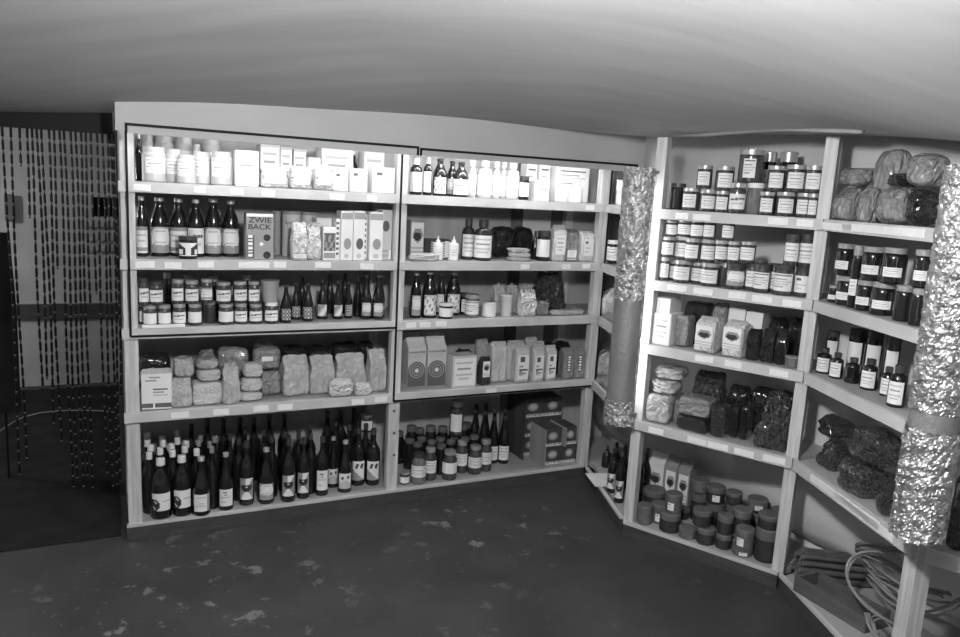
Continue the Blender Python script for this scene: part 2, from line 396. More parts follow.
# ================================================================ SHELVING
ORD = ['', 'first', 'second', 'third', 'fourth', 'fifth', 'sixth', 'seventh', 'eighth', 'ninth', 'tenth', 'eleventh', 'twelfth', 'thirteenth',
       'fourteenth', 'fifteenth', 'sixteenth', 'seventeenth', 'eighteenth', 'nineteenth', 'twentieth', 'twenty-first', 'twenty-second', 'twenty-third',
       'twenty-fourth', 'twenty-fifth', 'twenty-sixth', 'twenty-seventh', 'twenty-eighth', 'twenty-ninth', 'thirtieth'] + ['thirty-%s' % s for s in ('first', 'second', 'third', 'fourth', 'fifth', 'sixth')]
LIPH, LIPT = .042, .018
TAGS = {(1, 1): [(142, 16), (200, 11), (237, 13), (268, 13), (337, 15), (372, 10)], (1, 2): [(145, 18), (173, 16), (206, 15), (254, 30), (280, 12), (323, 16), (367, 14)],
        (1, 4): [(180, 17), (221, 15), (261, 15), (285, 15), (358, 13), (381, 13)], (2, 1): [(590, 10)], (2, 2): [(566, 10), (586, 9), (525, 10)],
        (2, 3): [(411, 11), (425, 12), (441, 12)], (2, 4): [(491, 12)], (4, 1): [(682, 11), (702, 15), (778, 16), (805, 13)],
        (4, 2): [(677, 17), (703, 16), (737, 14), (762, 16), (792, 15)], (4, 3): [(704, 15), (733, 14), (779, 15)],
        (4, 4): [(656, 13), (697, 16), (718, 17), (744, 16), (774, 18)], (5, 1): [(836, 5), (880, 12)], (5, 4): [(842, 11), (862, 9)]}
def unit(name, label, bays):
    root = link(name, None, loc=(*BAY[bays[0]]['p0'], 0)); root.empty_display_size = .1
    tag(root, label, 'shelving')
    return root
def child(name, me, root):
    o = link(name, me, root, loc=-root.location); return o
def shelf_quad(b, k):
    B = BAY[b]
    if b in (1, 2):
        return [(B['p0'][0], .018), (B['p1'][0], .018), (B['p1'][0], BACKY-.004), (B['p0'][0], BACKY-.004)]
    a = B['p0']+B['n']*.019; c = B['p1']+B['n']*.019; e = .0015
    ya, yc = B['p0'][1], B['p1'][1]
    if b == 3: return [(B['p0'][0]+.052, -.02), tuple(c+B['u']*-.075), (WALLX-.04, yc+.075), (WALLX-.04, BACKY-.004), (B['p0'][0]+.052, BACKY-.004)]
    if b in (4, 6): a = a + B['u']*(.012 if b == 4 else .06); c = c - B['u']*.012
    if b == 5: a = a + B['u']*.02; c = c-B['u']*.012
    return [tuple(a), tuple(c), (WALLX-.04, min(c[1], yc)+e if b != 5 else yc+.02), (WALLX-.04, ya-e if b != 6 else ya-.06)]
def add_shelves(root, b, ext0=0., ext1=0.):
    B = BAY[b]
    if b > 2: ext0 = {3: -.024, 4: -.002, 5: -.006, 6: -.03}[b]; ext1 = {3: -.05, 4: -.002, 5: -.016, 6: 0}[b]
    for k in range(1, 6):
        z = Z[k]
        q = shelf_quad(b, k)
        sb = child('shelf_board', prism('shelf_board', q, z-.022, z, 'shelf_top'), root)
        a = bp(b, -ext0, LIPT/2, z-LIPH/2); c = bp(b, B['L']+ext1, LIPT/2, z-LIPH/2)
        if k < 5:
            lo = link('front_lip', bar('front_lip', a, c, LIPH, LIPT, 'wood_grain' if False else 'wood'), sb)
        else:
            a = bp(b, -ext0, LIPT/2, z-.006); c = bp(b, B['L']+ext1, LIPT/2, z-.006)
            link('front_lip', bar('front_lip', a, c, .012, LIPT, 'wood'), sb)
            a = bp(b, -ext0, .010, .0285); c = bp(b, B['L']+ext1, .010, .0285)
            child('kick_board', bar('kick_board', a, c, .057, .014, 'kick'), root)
        for px, w_ in TAGS.get((b, k), []):
            y = 318
            P = None
            for _ in range(6):
                P = onP(px, y, B['p0'], B['n']); y = proj((P[0], P[1], z-LIPH/2))[1]
            s = (P[:2]-B['p0'])@B['u']; hw = w_*proj(P)[2]/F/2/abs(B['u']@_R[:2])*.97 if b > 2 else w_*proj(P)[2]/F/2
            t = random.uniform(-.003, .003)
            link('price_tag', bar('price_tag', bp(b, s-hw, -.001, z-LIPH/2+t), bp(b, s+hw, -.001, z-LIPH/2+t+random.uniform(-.002, .002)), .026, .002, 'tag'), sb)
def post(root, b, s, z0, z1, d0=.019, wid=.045, dep=.04, m='wood_grain'):
    """vertical post in bay b, its left edge at s"""
    q = [bp(b, s, d0), bp(b, s+wid, d0), bp(b, s+wid, d0+dep), bp(b, s, d0+dep)]
    return child('post', prism('post', q, z0, z1, m), root)
PT = 1.70
U1 = unit('shelving_unit', 'pale wooden two-bay shelving unit along the back wall under the lit valance', (1,))
add_shelves(U1, 1, .008, 0); add_shelves(U1, 2, 0, 0)
post(U1, 1, 0., 0.05, PT, wid=.052); post(U1, 1, BAY[1]['L']-.018, .05, PT+.02, wid=.054); post(U1, 2, BAY[2]['L']-.016, .05, PT+.05, wid=.05)
for s in (0, BAY[1]['L']-.02, BAY[1]['L']+BAY[2]['L']-.01):
    post(U1, 1, s, .05, PT, d0=BACKY-.05, wid=.045, dep=.04)
# back boards in the middle bay (pale panel between two dark strips)
for x0, x1, m in ((1.95, 2.02, 'panel_dark'), (2.02, 2.20, 'plaster_wall'), (2.20, 2.28, 'panel_dark')):
    child('back_panel', box_mesh('back_panel', (x0, BACKY-.012, .09), (x1, BACKY-.002, 1.72), m), U1)
# knots in the soft wood
for px, py in ((394, 411), (394, 433), (394, 455)):
    P = onP(px, py, (0, .0185), (0, 1)); child('knot', box_mesh('knot', (P[0]-.006, .0175, P[2]-.006), (P[0]+.006, .019, P[2]+.006), 'print_dark', .003), U1)
# thin black cord framing each bay
def strip(pts, r=.006):
    for a, c in zip(pts[:-1], pts[1:]):
        up = (1, 0, 0) if abs(a[2]-c[2]) > .2 else (0, 0, 1)
        child('black_edging', bar('black_edging', a, c, 2*r, .004, 'black', up), U1)
YS = -.003
x0 = .024
strip([(x0, YS, 1.69), (x0, YS, Z[3]-.030), (BAY[1]['L']-.01, YS, Z[3]-.030), (BAY[1]['L']-.01, YS, Z[3]+.004)], .0045)
strip([(BAY[1]['L']-.004, YS, 1.69), (BAY[1]['L']-.004, YS, Z[4]-.034), (2.287, YS, Z[4]-.034)], .0045)
strip([(2.326, .016, 1.69), (2.326, .016, Z[4])], .004)
# corner, angled and right-hand bays
U3 = unit('shelving_unit', 'narrow corner shelving bay between the lit wall unit and the foil column', (3,))
add_shelves(U3, 3)
U4 = unit('shelving_unit', 'angled wooden shelving bay of jars and bags right of centre', (4,))
add_shelves(U4, 4); post(U4, 4, -.008, .05, 1.80, d0=.019, wid=.046, dep=.045); post(U4, 4, BAY[4]['L']-.032, .05, 1.805, wid=.046)
U5 = unit('shelving_unit', 'wooden shelving bay with coils below, left of the big foil column', (5,))
add_shelves(U5, 5); post(U5, 5, BAY[5]['L']-.062, .05, 1.74, wid=.058, dep=.05)
U6 = unit('shelving_unit', 'shelving bay at the right picture edge behind the foil column', (6,))
add_shelves(U6, 6); post(U6, 6, BAY[6]['L']-.05, .05, 1.7, wid=.05)
child('wall_post', prism('wall_post', [(WALLX-.06, -.92), (WALLX-.03, -.92), (WALLX-.03, -.87), (WALLX-.06, -.87)], .1, 1.84, 'wood'), U4)
# valance with two tube lamps behind it
VY = -.20
vt = lambda x: ceil_z(x, VY)+.02
xr = 2.36
V = link('valance', None, loc=(0, VY, 1.7)); tag(V, 'painted grey valance board with black line along the top of the wall shelves', 'valance')
def vpoly(name, pts, y0, y1, m):
    v = [(x, y0, z) for x, z in pts]+[(x, y1, z) for x, z in pts]; n = len(pts)
    f = [tuple(range(n)), tuple(range(n, 2*n))[::-1]]+[(i, n+i, n+(i+1) % n, (i+1) % n) for i in range(n)]
    me = mesh_from(name, v, f, [m])
    bm = bmesh.new(); bm.from_mesh(me); bmesh.ops.recalc_face_normals(bm, faces=bm.faces[:]); bm.to_mesh(me); bm.free()
    return child(name, me, V)
def vz(px, py): return onP(px, py, (0, VY), (0, 1))
l0, l1 = vz(136, 133.6), vz(626, 171.4)
zb = lambda x: l0[2]+(l1[2]-l0[2])*(x-l0[0])/(l1[0]-l0[0])
xl = vz(115, 118)[0]
vpoly('board', [(xl, vz(115, 130)[2]), (.03, vz(125, 131)[2]), (.03, zb(.03)), (xr, zb(xr)), (xr, vt(xr)), (xl+1.2, vt(xl+1.2)), (xl, vt(xl))], VY, VY+.018, 'valance')
g0, g1 = vz(126, 124), vz(418, 147.5); h0, h1 = vz(421, 149), vz(637, 165.5)
for a, c in ((g0, g1), (h0, h1)):
    child('black_line', bar('black_line', (a[0], VY-.002, a[2]), (c[0], VY-.002, c[2]), .010, .005, 'black'), V)
for a in (g0, g1, h0, h1):
    child('black_line', bar('black_line', (a[0], VY-.002, a[2]+.005), (a[0], VY-.002, zb(a[0])), .009, .005, 'black', (1, 0, 0)), V)
child('end_board', box_mesh('end_board', (xl, VY+.018, 1.69), (xl+.015, -.002, vt(0)-.04), 'valance'), V)
tube_m = lathe('tube', [(.013, 0), (.013, 1)], 'tube', 12)
for i, (xa, xb) in enumerate(((.06, 1.12), (1.18, 2.17))):
    T = link('tube_lamp', None, loc=(xa, VY+.06, 1.765)); tag(T, 'lit fluorescent tube hidden behind the %s half of the valance' % ('left', 'right')[i], 'lamp')
    zt = 1.75 if i == 0 else 1.775
    T.location = (xa, VY+.06, zt)
    t = link('tube', tube_m if i == 0 else lathe('tube', [(.013, 0), (.013, 1)], 'tube_right', 12), T, rot=(0, math.pi/2, 0), scale=(1, 1, xb-xa))
    link('batten', box_mesh('batten', (0, -.02, .02), (xb-xa, .02, .04), 'white_paint'), T)
    for xx in (-.012, xb-xa-.008): link('socket', box_mesh('socket', (xx, -.016, -.018), (xx+.02, .016, .03), 'white_paint', .003), T)
# ================================================================ FOIL COLUMNS
def foil_column(c, z0, z1, label, tube, bands, post_x, r=.065, power='tube_foil'):
    T = link('foil_lampshade', None, loc=(c[0], c[1], z0)); tag(T, label, 'lamp shade', 'foil wrapped light columns')
    H = z1-z0; A0, A1 = math.radians(78), math.radians(290); na, nz = 56, 210
    def shell(name, rr, m, lo, hi, crump, a0=A0, a1=A1):
        v = []; f = []
        nzz = max(4, int(nz*(hi-lo)/H))
        for j in range(nzz+1):
            z = lo+(hi-lo)*j/nzz
            for i in range(na+1):
                a = a0+(a1-a0)*i/na
                q = Vector((math.cos(a)*5.2, math.sin(a)*5.2, z*58+c[1]*5))
                d = crump*(noise.noise(q*.9)+.7*noise.noise(q*2.3)+.5*abs(noise.noise(q*4.7)))
                v.append(((rr+d)*math.cos(a), (rr+d)*math.sin(a), z+ (crump*1.5*noise.noise(q*2) if j in (0, nzz) else 0)))
        for j in range(nzz):
            for i in range(na): f.append((j*(na+1)+i, j*(na+1)+i+1, (j+1)*(na+1)+i+1, (j+1)*(na+1)+i))
        return mesh_from(name, v, f, [m])
    link('inner_shade', shell('inner_shade', r-.008, 'shade_inside', 0, H, 0), T)
    for n_, lo, hi, m, cr in bands:
        link(n_, shell(n_, r+(.003 if cr > .002 else 0), m, lo*H, hi*H, cr), T)
    # folded edge strip along the opening
    for a in (A0, A1):
        p = ((r+.002)*math.cos(a), (r+.002)*math.sin(a))
        link('edge_strip', tube_mesh('edge_strip', [(p[0]+.002*noise.noise(Vector((a, z*8, 0))), p[1]+.002*noise.noise(Vector((a, z*8, 5))), z) for z in np.linspace(0, H, 40)], .006, 'foil', 6), T)
    for zz in (.032, H-.012): link('bracket', box_mesh('bracket', (-r+.012, -.008, zz-.005), (post_x-c[0]+.0015, .008, zz+.005), 'foil_dull'), T)
    L = link('tube_lamp', None, loc=(c[0]+.012, c[1], z0+.07))
    tag(L, 'upright fluorescent tube inside the %s foil column' % tube, 'lamp')
    link('tube', lathe('tube', [(.012, 0), (.012, H-.13)], power, 10), L)
    link('socket', lathe('socket', [(.016, -.03), (.016, 0.001)], 'white_paint', 10), L)
    link('socket', lathe('socket', [(.016, H-.131), (.016, H-.10)], 'white_paint', 10), L)
    return T
foil_column((1.980, -.672), .55, 1.665, 'slim crumpled foil column with bare lower half between middle and angled bays', 'slim central',
            [('foil_wrap', .50, 1.0, 'foil', .0055), ('bare_sleeve', .06, .52, 'foil_dull', .001), ('foil_wrap', 0, .10, 'foil', .006)], 2.074)
foil_column((2.012, -2.042), .63, 1.67, 'large crumpled foil column in the right foreground', 'right foreground',
            [('foil_wrap', .36, 1.0, 'foil', .0045), ('bare_sleeve', .28, .40, 'foil_dull', .001), ('foil_wrap', 0, .31, 'foil', .006)], 2.13, power='tube_foil_weak')
# ================================================================ GOODS
ITEMS = []
SHN = ['', 'top', 'second', 'third', 'fourth', 'bottom']; BN = ['', 'left bay', 'middle bay', 'corner bay', 'angled bay', 'right bay', 'edge bay']
KIND = {
 'wine': dict(body=[(.95, 0), (1, .02), (1, .56), (.93, .62), (.62, .70), (.38, .76), (.33, .80), (.33, .93)], cap=[(.38, .90), (.38, .995), (.34, 1)], lab=(.10, .44)),
 'hock': dict(body=[(.95, 0), (1, .02), (1, .40), (.93, .48), (.6, .66), (.38, .80), (.34, .88), (.34, .95)], cap=[(.38, .93), (.38, .995), (.34, 1)], lab=(.08, .38)),
 'liter': dict(body=[(.95, 0), (1, .02), (1, .52), (.95, .60), (.7, .70), (.42, .79), (.36, .84), (.36, .90)], cap=[(.41, .885), (.43, .895), (.41, .99), (.38, 1)], lab=(.15, .45)),
 'juice': dict(body=[(.95, 0), (1, .02), (1, .52), (.96, .60), (.72, .72), (.45, .83), (.42, .87), (.42, .94)], cap=[(.47, .93), (.48, .99), (.44, 1)], lab=(.06, .50)),
 'medicine': dict(body=[(.94, 0), (1, .03), (1, .66), (.9, .74), (.5, .79), (.45, .80), (.45, .84)], cap=[(.56, .82), (.56, .985), (.5, 1)], lab=(.08, .62)),
 'dropper': dict(body=[(.94, 0), (1, .03), (1, .62), (.85, .70), (.4, .74), (.38, .80)], cap=[(.42, .76), (.40, .82), (.18, .86), (.14, 1)], lab=(.1, .5)),
 'jar': dict(body=[(.92, 0), (1, .04), (1, .70), (.94, .79), (.84, .83), (.84, .87)], cap=[(.90, .84), (.92, .86), (.92, .985), (.86, 1)], lab=(.14, .64)),
 'jarband': dict(body=[(.92, 0), (1, .04), (1, .70), (.94, .79), (.84, .83), (.84, .87)], cap=[(.90, .84), (.92, .86), (.92, .985), (.86, 1)], lab=(.20, .46)),
 'jarwide': dict(body=[(.94, 0), (1, .04), (1, .78), (.95, .83), (.92, .86)], cap=[(.97, .84), (.98, .86), (.98, .985), (.94, 1)], lab=(.14, .72)),
 'jartall': dict(body=[(.92, 0), (1, .03), (1, .62), (.95, .72), (.72, .82), (.68, .88)], cap=[(.74, .86), (.76, .87), (.76, .985), (.7, 1)], lab=(.24, .62)),
 'tubwhite': dict(body=[(.95, 0), (1, .03), (1, .78), (.92, .84), (.82, .86)], cap=[(.86, .84), (.87, .86), (.87, .985), (.83, 1)], lab=(.25, .70)),
 'cup': dict(body=[(.72, 0), (.75, .02), (.98, .94)], cap=[(1.02, .92), (1.03, .99), (.98, 1)], lab=None),
 'canister': dict(body=[(.99, 0), (1, .01), (1, .94)], cap=[(1.03, .93), (1.03, .99), (.98, 1)], lab=(.1, .85)),
 'squat': dict(body=[(.94, 0), (1, .05), (1, .62), (.96, .68)], cap=[(1.0, .66), (1.04, .70), (1.04, .94), (.97, 1.0)], lab=(.15, .55)),
 'tin': dict(body=[(.98, 0), (1.02, .03), (.98, .08), (.98, .9)], cap=[(1.02, .88), (1.02, .99), (.95, 1)], lab=(.15, .8)),
}
BAGLIB = {}
def bag_mesh(style, k):
    """unit bag: x,y in [-.5,.5], z in [0,1]"""
    N = 15; v = []; idx = {}; f = []
    def vert(p):
        key = tuple(round(c, 4) for c in p)
        if key not in idx: idx[key] = len(v); v.append(p)
        return idx[key]
    for ax in range(3):
        for sgn in (-1, 1):
            for i in range(N):
                for j in range(N):
                    q = []
                    for di, dj in ((0, 0), (1, 0), (1, 1), (0, 1)):
                        a = -1+2*(i+di)/N; b_ = -1+2*(j+dj)/N
                        p = [0, 0, 0]; p[ax] = sgn; p[(ax+1) % 3] = a; p[(ax+2) % 3] = b_
                        q.append(vert(tuple(p)))
                    f.append(tuple(q) if sgn > 0 else tuple(q[::-1]))
    out = []; o = Vector((k*7.3, k*3.1, len(style)*2.7))
    for p in v:
        x, y, z = p
        e = {'paper': 12, 'brick': 7, 'pillow': 4.5, 'loaf': 3.0, 'crisp': 5.0, 'sack': 8.0, 'flat': 4.0}[style]
        n_ = (abs(x)**e+abs(y)**e+abs(z)**e)**(1/e); x, y, z = x/n_, y/n_, z/n_
        t = (z+1)/2
        if style == 'paper':
            if t > .86: y *= max(.10, 1-(t-.86)/.14*.9)
            bul = 1+.06*math.sin(math.pi*t); y *= bul
            am = .035
        elif style == 'pillow':
            y *= max(.25, 1-abs(2*t-1)**5*.6); am = .08
        elif style == 'crisp':
            x *= 1-.42*t**1.5; y *= 1-.45*t; am = .16
        elif style == 'sack':
            if t > .62: y *= max(.14, 1-((t-.62)/.38)**1.3*.9)
            x *= 1-.10*math.sin(math.pi*min(1, max(0, (t-.55)/.45)))
            am = .06
        elif style == 'loaf': am = .05
        elif style == 'flat': am = .09
        else: am = .03
        q = Vector((x, y, z))*1.4+o
        rg = lambda p_: 1-2*abs(noise.noise(p_))
        d = am*(noise.noise(q)+.5*noise.noise(q*2.2)+(.55*(rg(q*1.9)-.6)+(.5*(rg(q*3.6+Vector((3, 1, 2)))-.6)+.35*(rg(q*7)-.6) if style == 'crisp' else .2*(rg(q*3.2+Vector((3, 1, 2)))-.6)) if style in ('crisp', 'sack', 'pillow', 'flat') else .25*(rg(q*2.6)-.6)))
        s = 1+d*1.5
        out.append(((x*s)/2, (y*s)/2, max(0, (z*(1+d*.8)+1)/2)))
    xs = [q[0] for q in out]; ys_ = [q[1] for q in out]; zs = [q[2] for q in out]
    fx = 1/(max(xs)-min(xs)); fy = 1/(max(ys_)-min(ys_)); z0 = min(zs); fz = 1/(max(zs)-z0)
    out = [((q[0]-(max(xs)+min(xs))/2)*fx, (q[1]-(max(ys_)+min(ys_))/2)*fy, (q[2]-z0)*fz) for q in out]
    return out, f
def bag(style, k, m):
    key = (style, k % 4, m)
    def mk():
        o, f = bag_mesh(style, k % 4); return mesh_from('bag_'+style, o, f, [m], smooth=True)
    return cached(key, mk)
def cam_rot(P, mix, b):
    dx, dy = CAM[0]-P[0], CAM[1]-P[1]; rc = math.atan2(dx, -dy); rb = BAY[b]['rot']
    d = (rc-rb+math.pi) % (2*math.pi)-math.pi
    return rb+d*mix
def locate(b, k, cx, w_, top, d=None, base=None, up=False, dd=None, zb=None, asp=1.0):
    """pixel centre x, pixel width, top y -> (x, y, zbase, width, height, depth)"""
    B = BAY[b]; z0 = Z[k]+.0008 if zb is None else zb
    rotf = 1.0
    if d is None:
        P = onZ(cx, base, z0); d = max(.012, float((P[:2]-B['p0'])@B['n']))
    wm = .08
    for _ in range(4):
        hd = (dd if dd else wm*asp)/2
        p0 = B['p0']+B['n']*(d+hd)
        T = onP(cx, top, p0, B['n']); ym = proj((T[0], T[1], (T[2]+z0)/2))[1]
        C_ = onP(cx, ym, p0, B['n']); T = onP(cx, top, p0, B['n'])
        wm = w_*proj(C_)[2]/F
    zt = T[2]
    if up:
        best = z0
        for it in ITEMS:
            if it['b'] == b and it['k'] == k:
                r = math.hypot(it['x']-C_[0], it['y']-C_[1])
                if r < (it['r']+wm/2)*.80 and it['zt'] < zt-.012: best = max(best, it['zt'])
        z0 = best+.0005
    if k > 1: zt = min(zt, Z[k-1]-.027)
    return C_[0], C_[1], z0, wm, max(.02, zt-z0), (dd if dd else wm*asp)
def reg(o, b, k, cx, row, desc, cat, x, y, r, zt, group=None, hy=None, lab=False, z0=None):
    ITEMS.append(dict(hy=hy, lab=lab, z0=o.location.z, o=o, b=b, k=k, cx=cx, row=row, desc=desc, cat=cat, x=x, y=y, r=r, zt=zt, group=group))
def label_on(o, kind, rows, ang):
    z0, z1 = KIND[kind]['lab']
    me = cached(('lab', rows, round(ang, 2)), lambda: patch_curved('label', BM[rows], ang))
    return link('label', me, o, loc=(0, 0, z0), scale=(1, 1, z1-z0))
def R(kind, b, k, cx, w_, top, d=None, base=None, up=False, row='front', desc='jar', cat='jar', glass='glass_dark', capm='lid_metal', lab='lines',
      ang=1.9, name=None, mix=.8, jit=.25, H=None, zfix=None, group=None):
    """round thing: bottle, jar, tin"""
    if H is not None:       # cap pixel and known height -> position
        zt = Z[k]+H; P = onZ(cx, top, zt); B = BAY[b]; dep = float((P[:2]-B['p0'])@B['n']); wm = w_*proj(P)[2]/F
        dep = min(max(dep, wm/2+.012), .385-wm/2) if b < 3 else max(dep, wm/2+.012)
        p0 = B['p0']+B['n']*dep
        # keep the pixel column of the cap
        C_ = onP(cx, top, p0, B['n']); x, y, z, h = C_[0], C_[1], Z[k]+.0008, max(.05, C_[2]-Z[k])
        if abs(h-H) > .05: h = H
    else:
        x, y, z, wm, h, _ = locate(b, k, cx, w_, top, d, base, up)
    r = wm/2; K = KIND[kind]
    o = link(name or cat, None, loc=(x, y, z), rot=(0, 0, cam_rot((x, y), mix, b)+random.uniform(-jit, jit)), scale=(r, r, h)); o.empty_display_size = .3
    link('body', cached((kind, 'b', glass), lambda: lathe('body', K['body'], glass)), o)
    link('cap' if kind in ('wine', 'hock', 'liter', 'juice', 'medicine', 'dropper') else 'lid', cached((kind, 'c', capm), lambda: lathe('cap', K['cap'], capm)), o)
    if lab and K['lab']: label_on(o, kind, lab, ang)
    reg(o, b, k, cx, row, desc, cat, x, y, r, z+h, group, lab=bool(lab))
    return o
def BX(b, k, cx, w_, top, d=None, base=None, up=False, row='front', desc='box', cat='box', m='box_white', pr='lines', dd=.07, name=None, turn=0., lid=True, frac=(.06, .94), zb=None, group=None):
    x, y, z, wm, h, dp = locate(b, k, cx, w_, top, d, base, up, dd, zb)
    wm *= .97
    o = link(name or cat, None, loc=(x, y, z), rot=(0, 0, BAY[b]['rot']+turn+random.uniform(-.03, .03)))
    link('body', box_mesh('body', (-wm/2, -dp/2, 0), (wm/2, dp/2, h), m, min(.003, wm*.06)), o)
    if pr:
        link('print', cached(('flat', pr), lambda: patch_flat('print', BM[pr])), o, loc=(0, -dp/2-.0008, h*frac[0]), scale=(wm*.88, 1, h*(frac[1]-frac[0])))
    if lid:
        link('top_flap', box_mesh('top_flap', (-wm/2+.003, -dp/2+.003, h-.0005), (wm/2-.003, dp*.1, h+.0012), m), o)
    reg(o, b, k, cx, row, desc, cat, x, y, wm/2, z+h, group, hy=dp/2)
    return o, wm, dp, h
def BG(style, b, k, cx, w_, top, d=None, base=None, up=False, row='front', desc='bag', cat='bag', m='bag_white', pr=None, dd=None, name=None, turn=0., tilt=0., seed=None, fold=False, prbox=(.2, .75, .7), zb=None, knot=False, group=None):
    x, y, z, wm, h, dp = locate(b, k, cx, w_, top, d, base, up, dd, zb, asp=.62)
    k_ = seed if seed is not None else len(ITEMS)
    o = link(name or cat, None, loc=(x, y, z), rot=(0, tilt, BAY[b]['rot']+turn+random.uniform(-.08, .08)))
    link('body', bag(style, k_, m), o, scale=(wm, dp, h))
    if pr:
        me = cached(('flat', pr), lambda: patch_flat('print', BM[pr]))
        link('print', me, o, loc=(0, -dp*.5-.002, h*prbox[0]), scale=(wm*prbox[2], 1, h*(prbox[1]-prbox[0])))
    if fold:
        link('top_fold', cached(('fold', m), lambda: box_mesh('top_fold', (-.5, -.5, 0), (.5, .5, 1), m, .1)), o, loc=(0, -dp*.06, h*.955), scale=(wm*.86, .012, .014))
    if knot:
        link('tied_neck', cached(('neck', m), lambda: lathe('tied_neck', [(.9, 0), (.4, .3), (.5, .5), (1.0, .9), (.7, 1.0)], m, 9)), o, loc=(0, 0, h*.93), scale=(wm*.13, wm*.10, h*.14))
    reg(o, b, k, cx, row, desc, cat, x, y, wm/2, z+h, group, hy=dp/2)
    return o, wm, dp, h

# ---------------- left bay, top shelf (over-lit)
R('wine', 1, 1, 139, 7, 134, .2, row='back', desc='slim dark bottle beside post', cat='bottle', lab=None, name='glass_bottle')
def tubw(cx, w_, top, d, row='front', lab='lines', desc='white plastic jar with label'):
    return R('tubwhite', 1, 1, cx, w_, top, d, row=row, desc=desc, cat='jar', glass='plastic_milky', capm='plastic_milky', lab=lab, name='plastic_jar')
for a in ((154, 23, 147, .06), (173, 19, 149, .13), (186.5, 18, 155, .022), (203, 18, 152, .09), (223, 21, 152, .06)): tubw(*a)
for a in ((148, 10, 134, .25), (164, 19, 135, .27), (184, 17, 137, .26), (196.5, 8, 144, .22), (211, 18, 139, .27)): tubw(*a, row='back', desc='tall white-lidded jar')
BX(1, 1, 246, 23, 151, .04, desc='white folded bag-like carton', cat='carton', name='white_carton')
for a in ((273, 28, 166, .02), (300, 22, 166, .02), (320, 20, 165, .0)): BG('sack', 1, 1, *a, desc='puffy white packet', cat='packet', m='bag_white', name='white_packet', pr='lines', dd=.08)
for a in ((338.5, 16, 170, .04), (356.5, 18, 169, .03), (384.5, 24, 168, .03)): BX(1, 1, *a, desc='small white box', cat='box', pr='tagbox', name='white_box')
for a in ((269, 20, 145, .24), (286.5, 12, 148, .24), (301, 13, 150, .24)): BX(1, 1, *a, row='back', desc='pale upright box', cat='box', m='box_light', name='pale_box', dd=.1)
for a in ((314.5, 12, 158, .2), (338, 33, 149, .2), (376, 21, 153, .22)): BX(1, 1, *a, row='back', desc='white upright box', cat='box', m='box_white', name='white_box', dd=.1)
R('wine', 1, 1, 360.5, 9, 152, .26, row='back', desc='dark glass bottle between boxes', cat='bottle', lab=None, name='glass_bottle')
R('wine', 1, 1, 391, 9, 155, .26, row='back', desc='dark bottle behind the post', cat='bottle', lab='plain', name='glass_bottle')
# ---------------- left bay, second shelf
for i, (cx, w_, top, lb) in enumerate(((141, 11, 196, 'band'), (161, 18, 197, 'torn'), (178, 17, 198, 'band'), (196, 16, 199, 'script'), (213, 17, 198, 'torn'), (230, 17, 200, 'torn'))):
    R('juice', 1, 2, cx, w_, top, .10+.01*(i % 3), desc='dark juice bottle with wide label', cat='bottle', name='juice_bottle', capm='lid_metal', lab=lb, ang=2.4, jit=.1)
R('jarwide', 1, 2, 188, 18.5, 236, .01, desc='short dark jar with white figure label', cat='jar', name='dark_jar', capm='lid_dark', lab='fig', ang=2.2, jit=0)
o, wm, dp, h = BX(1, 2, 258.5, 27, 213, .02, desc='rusk box printed ZWIE BACK in bold capitals', cat='box', m='box_grey', pr=None, dd=.08, name='rusk_box', lid=False)
for s, zf in (('ZWIE', .80), ('BACK', .655)):
    link('lettering', text_mesh(s, 'print_black', .015), o, loc=(0, -dp/2-.001, h*zf), scale=(wm*.84, 1, h*.115))
link('white_panel', box_mesh('white_panel', (-wm/2+.002, -dp/2-.0006, h*.93), (wm/2-.002, -dp/2, h*.995), 'paper'), o)
link('print', patch_flat('print', BM['stick']), o, loc=(-wm*.33, -dp/2-.001, h*.03), scale=(wm*.26, 1, h*.5))
for zf, rr in ((.48, .13), (.10, .14)):
    ring = lathe('ring_print', [(rr*wm, 0), (rr*wm, .0008), (rr*wm*.55, .0008), (rr*wm*.55, 0)], 'print_black', 18)
    link('ring_print', ring, o, loc=(wm*.26, -dp/2, h*zf), rot=(math.pi/2, 0, 0))
link('dot_print', lathe('dot_print', [(.008, 0), (.008, .001)], 'paper', 12), o, loc=(wm*.06, -dp/2, h*.34), rot=(math.pi/2, 0, 0))
R('canister', 1, 2, 277, 10, 211, .26, row='back', desc='slim grey cardboard canister', cat='canister', glass='box_grey', capm='lid_grey', lab=None, name='canister')
o = R('canister', 1, 2, 291.5, 19, 211, .16, row='back', desc='tall pale canister lettered Speise', cat='canister', glass='box_light', capm='lid_grey', lab=None, name='canister', jit=0)
tm = text_mesh('Speise', 'print_dark'); 
for vv in tm.vertices:      # wrap around the canister
    a = -math.pi/2+vv.co.x*1.5; vv.co = Vector((1.012*math.cos(a), 1.012*math.sin(a), vv.co.z))
link('lettering', tm, o, loc=(0, 0, .70), scale=(1, 1, .09))
R('canister', 1, 2, 308, 15, 212, .22, row='back', desc='pale canister behind white bags', cat='canister', glass='box_light', capm='lid_grey', lab=None, name='canister')
BG('sack', 1, 2, 303, 16, 222, -.012, desc='twisted white paper bag overhanging the lip', cat='bag', m='bag_white', dd=.07, name='white_bag', pr='band', prbox=(.03, .2, .8))
BG('sack', 1, 2, 317.5, 15, 224, .02, desc='crumpled white bag with folded top', cat='bag', m='bag_white', dd=.06, name='white_bag', fold=True)
BX(1, 2, 325, 16, 218, .10, row='back', desc='white packet behind picture box', cat='box', m='box_white', name='white_box', dd=.07)
BX(1, 2, 329.5, 13.5, 227, .02, desc='white box with dark picture panel', cat='box', m='box_white', pr='pic', name='picture_box')
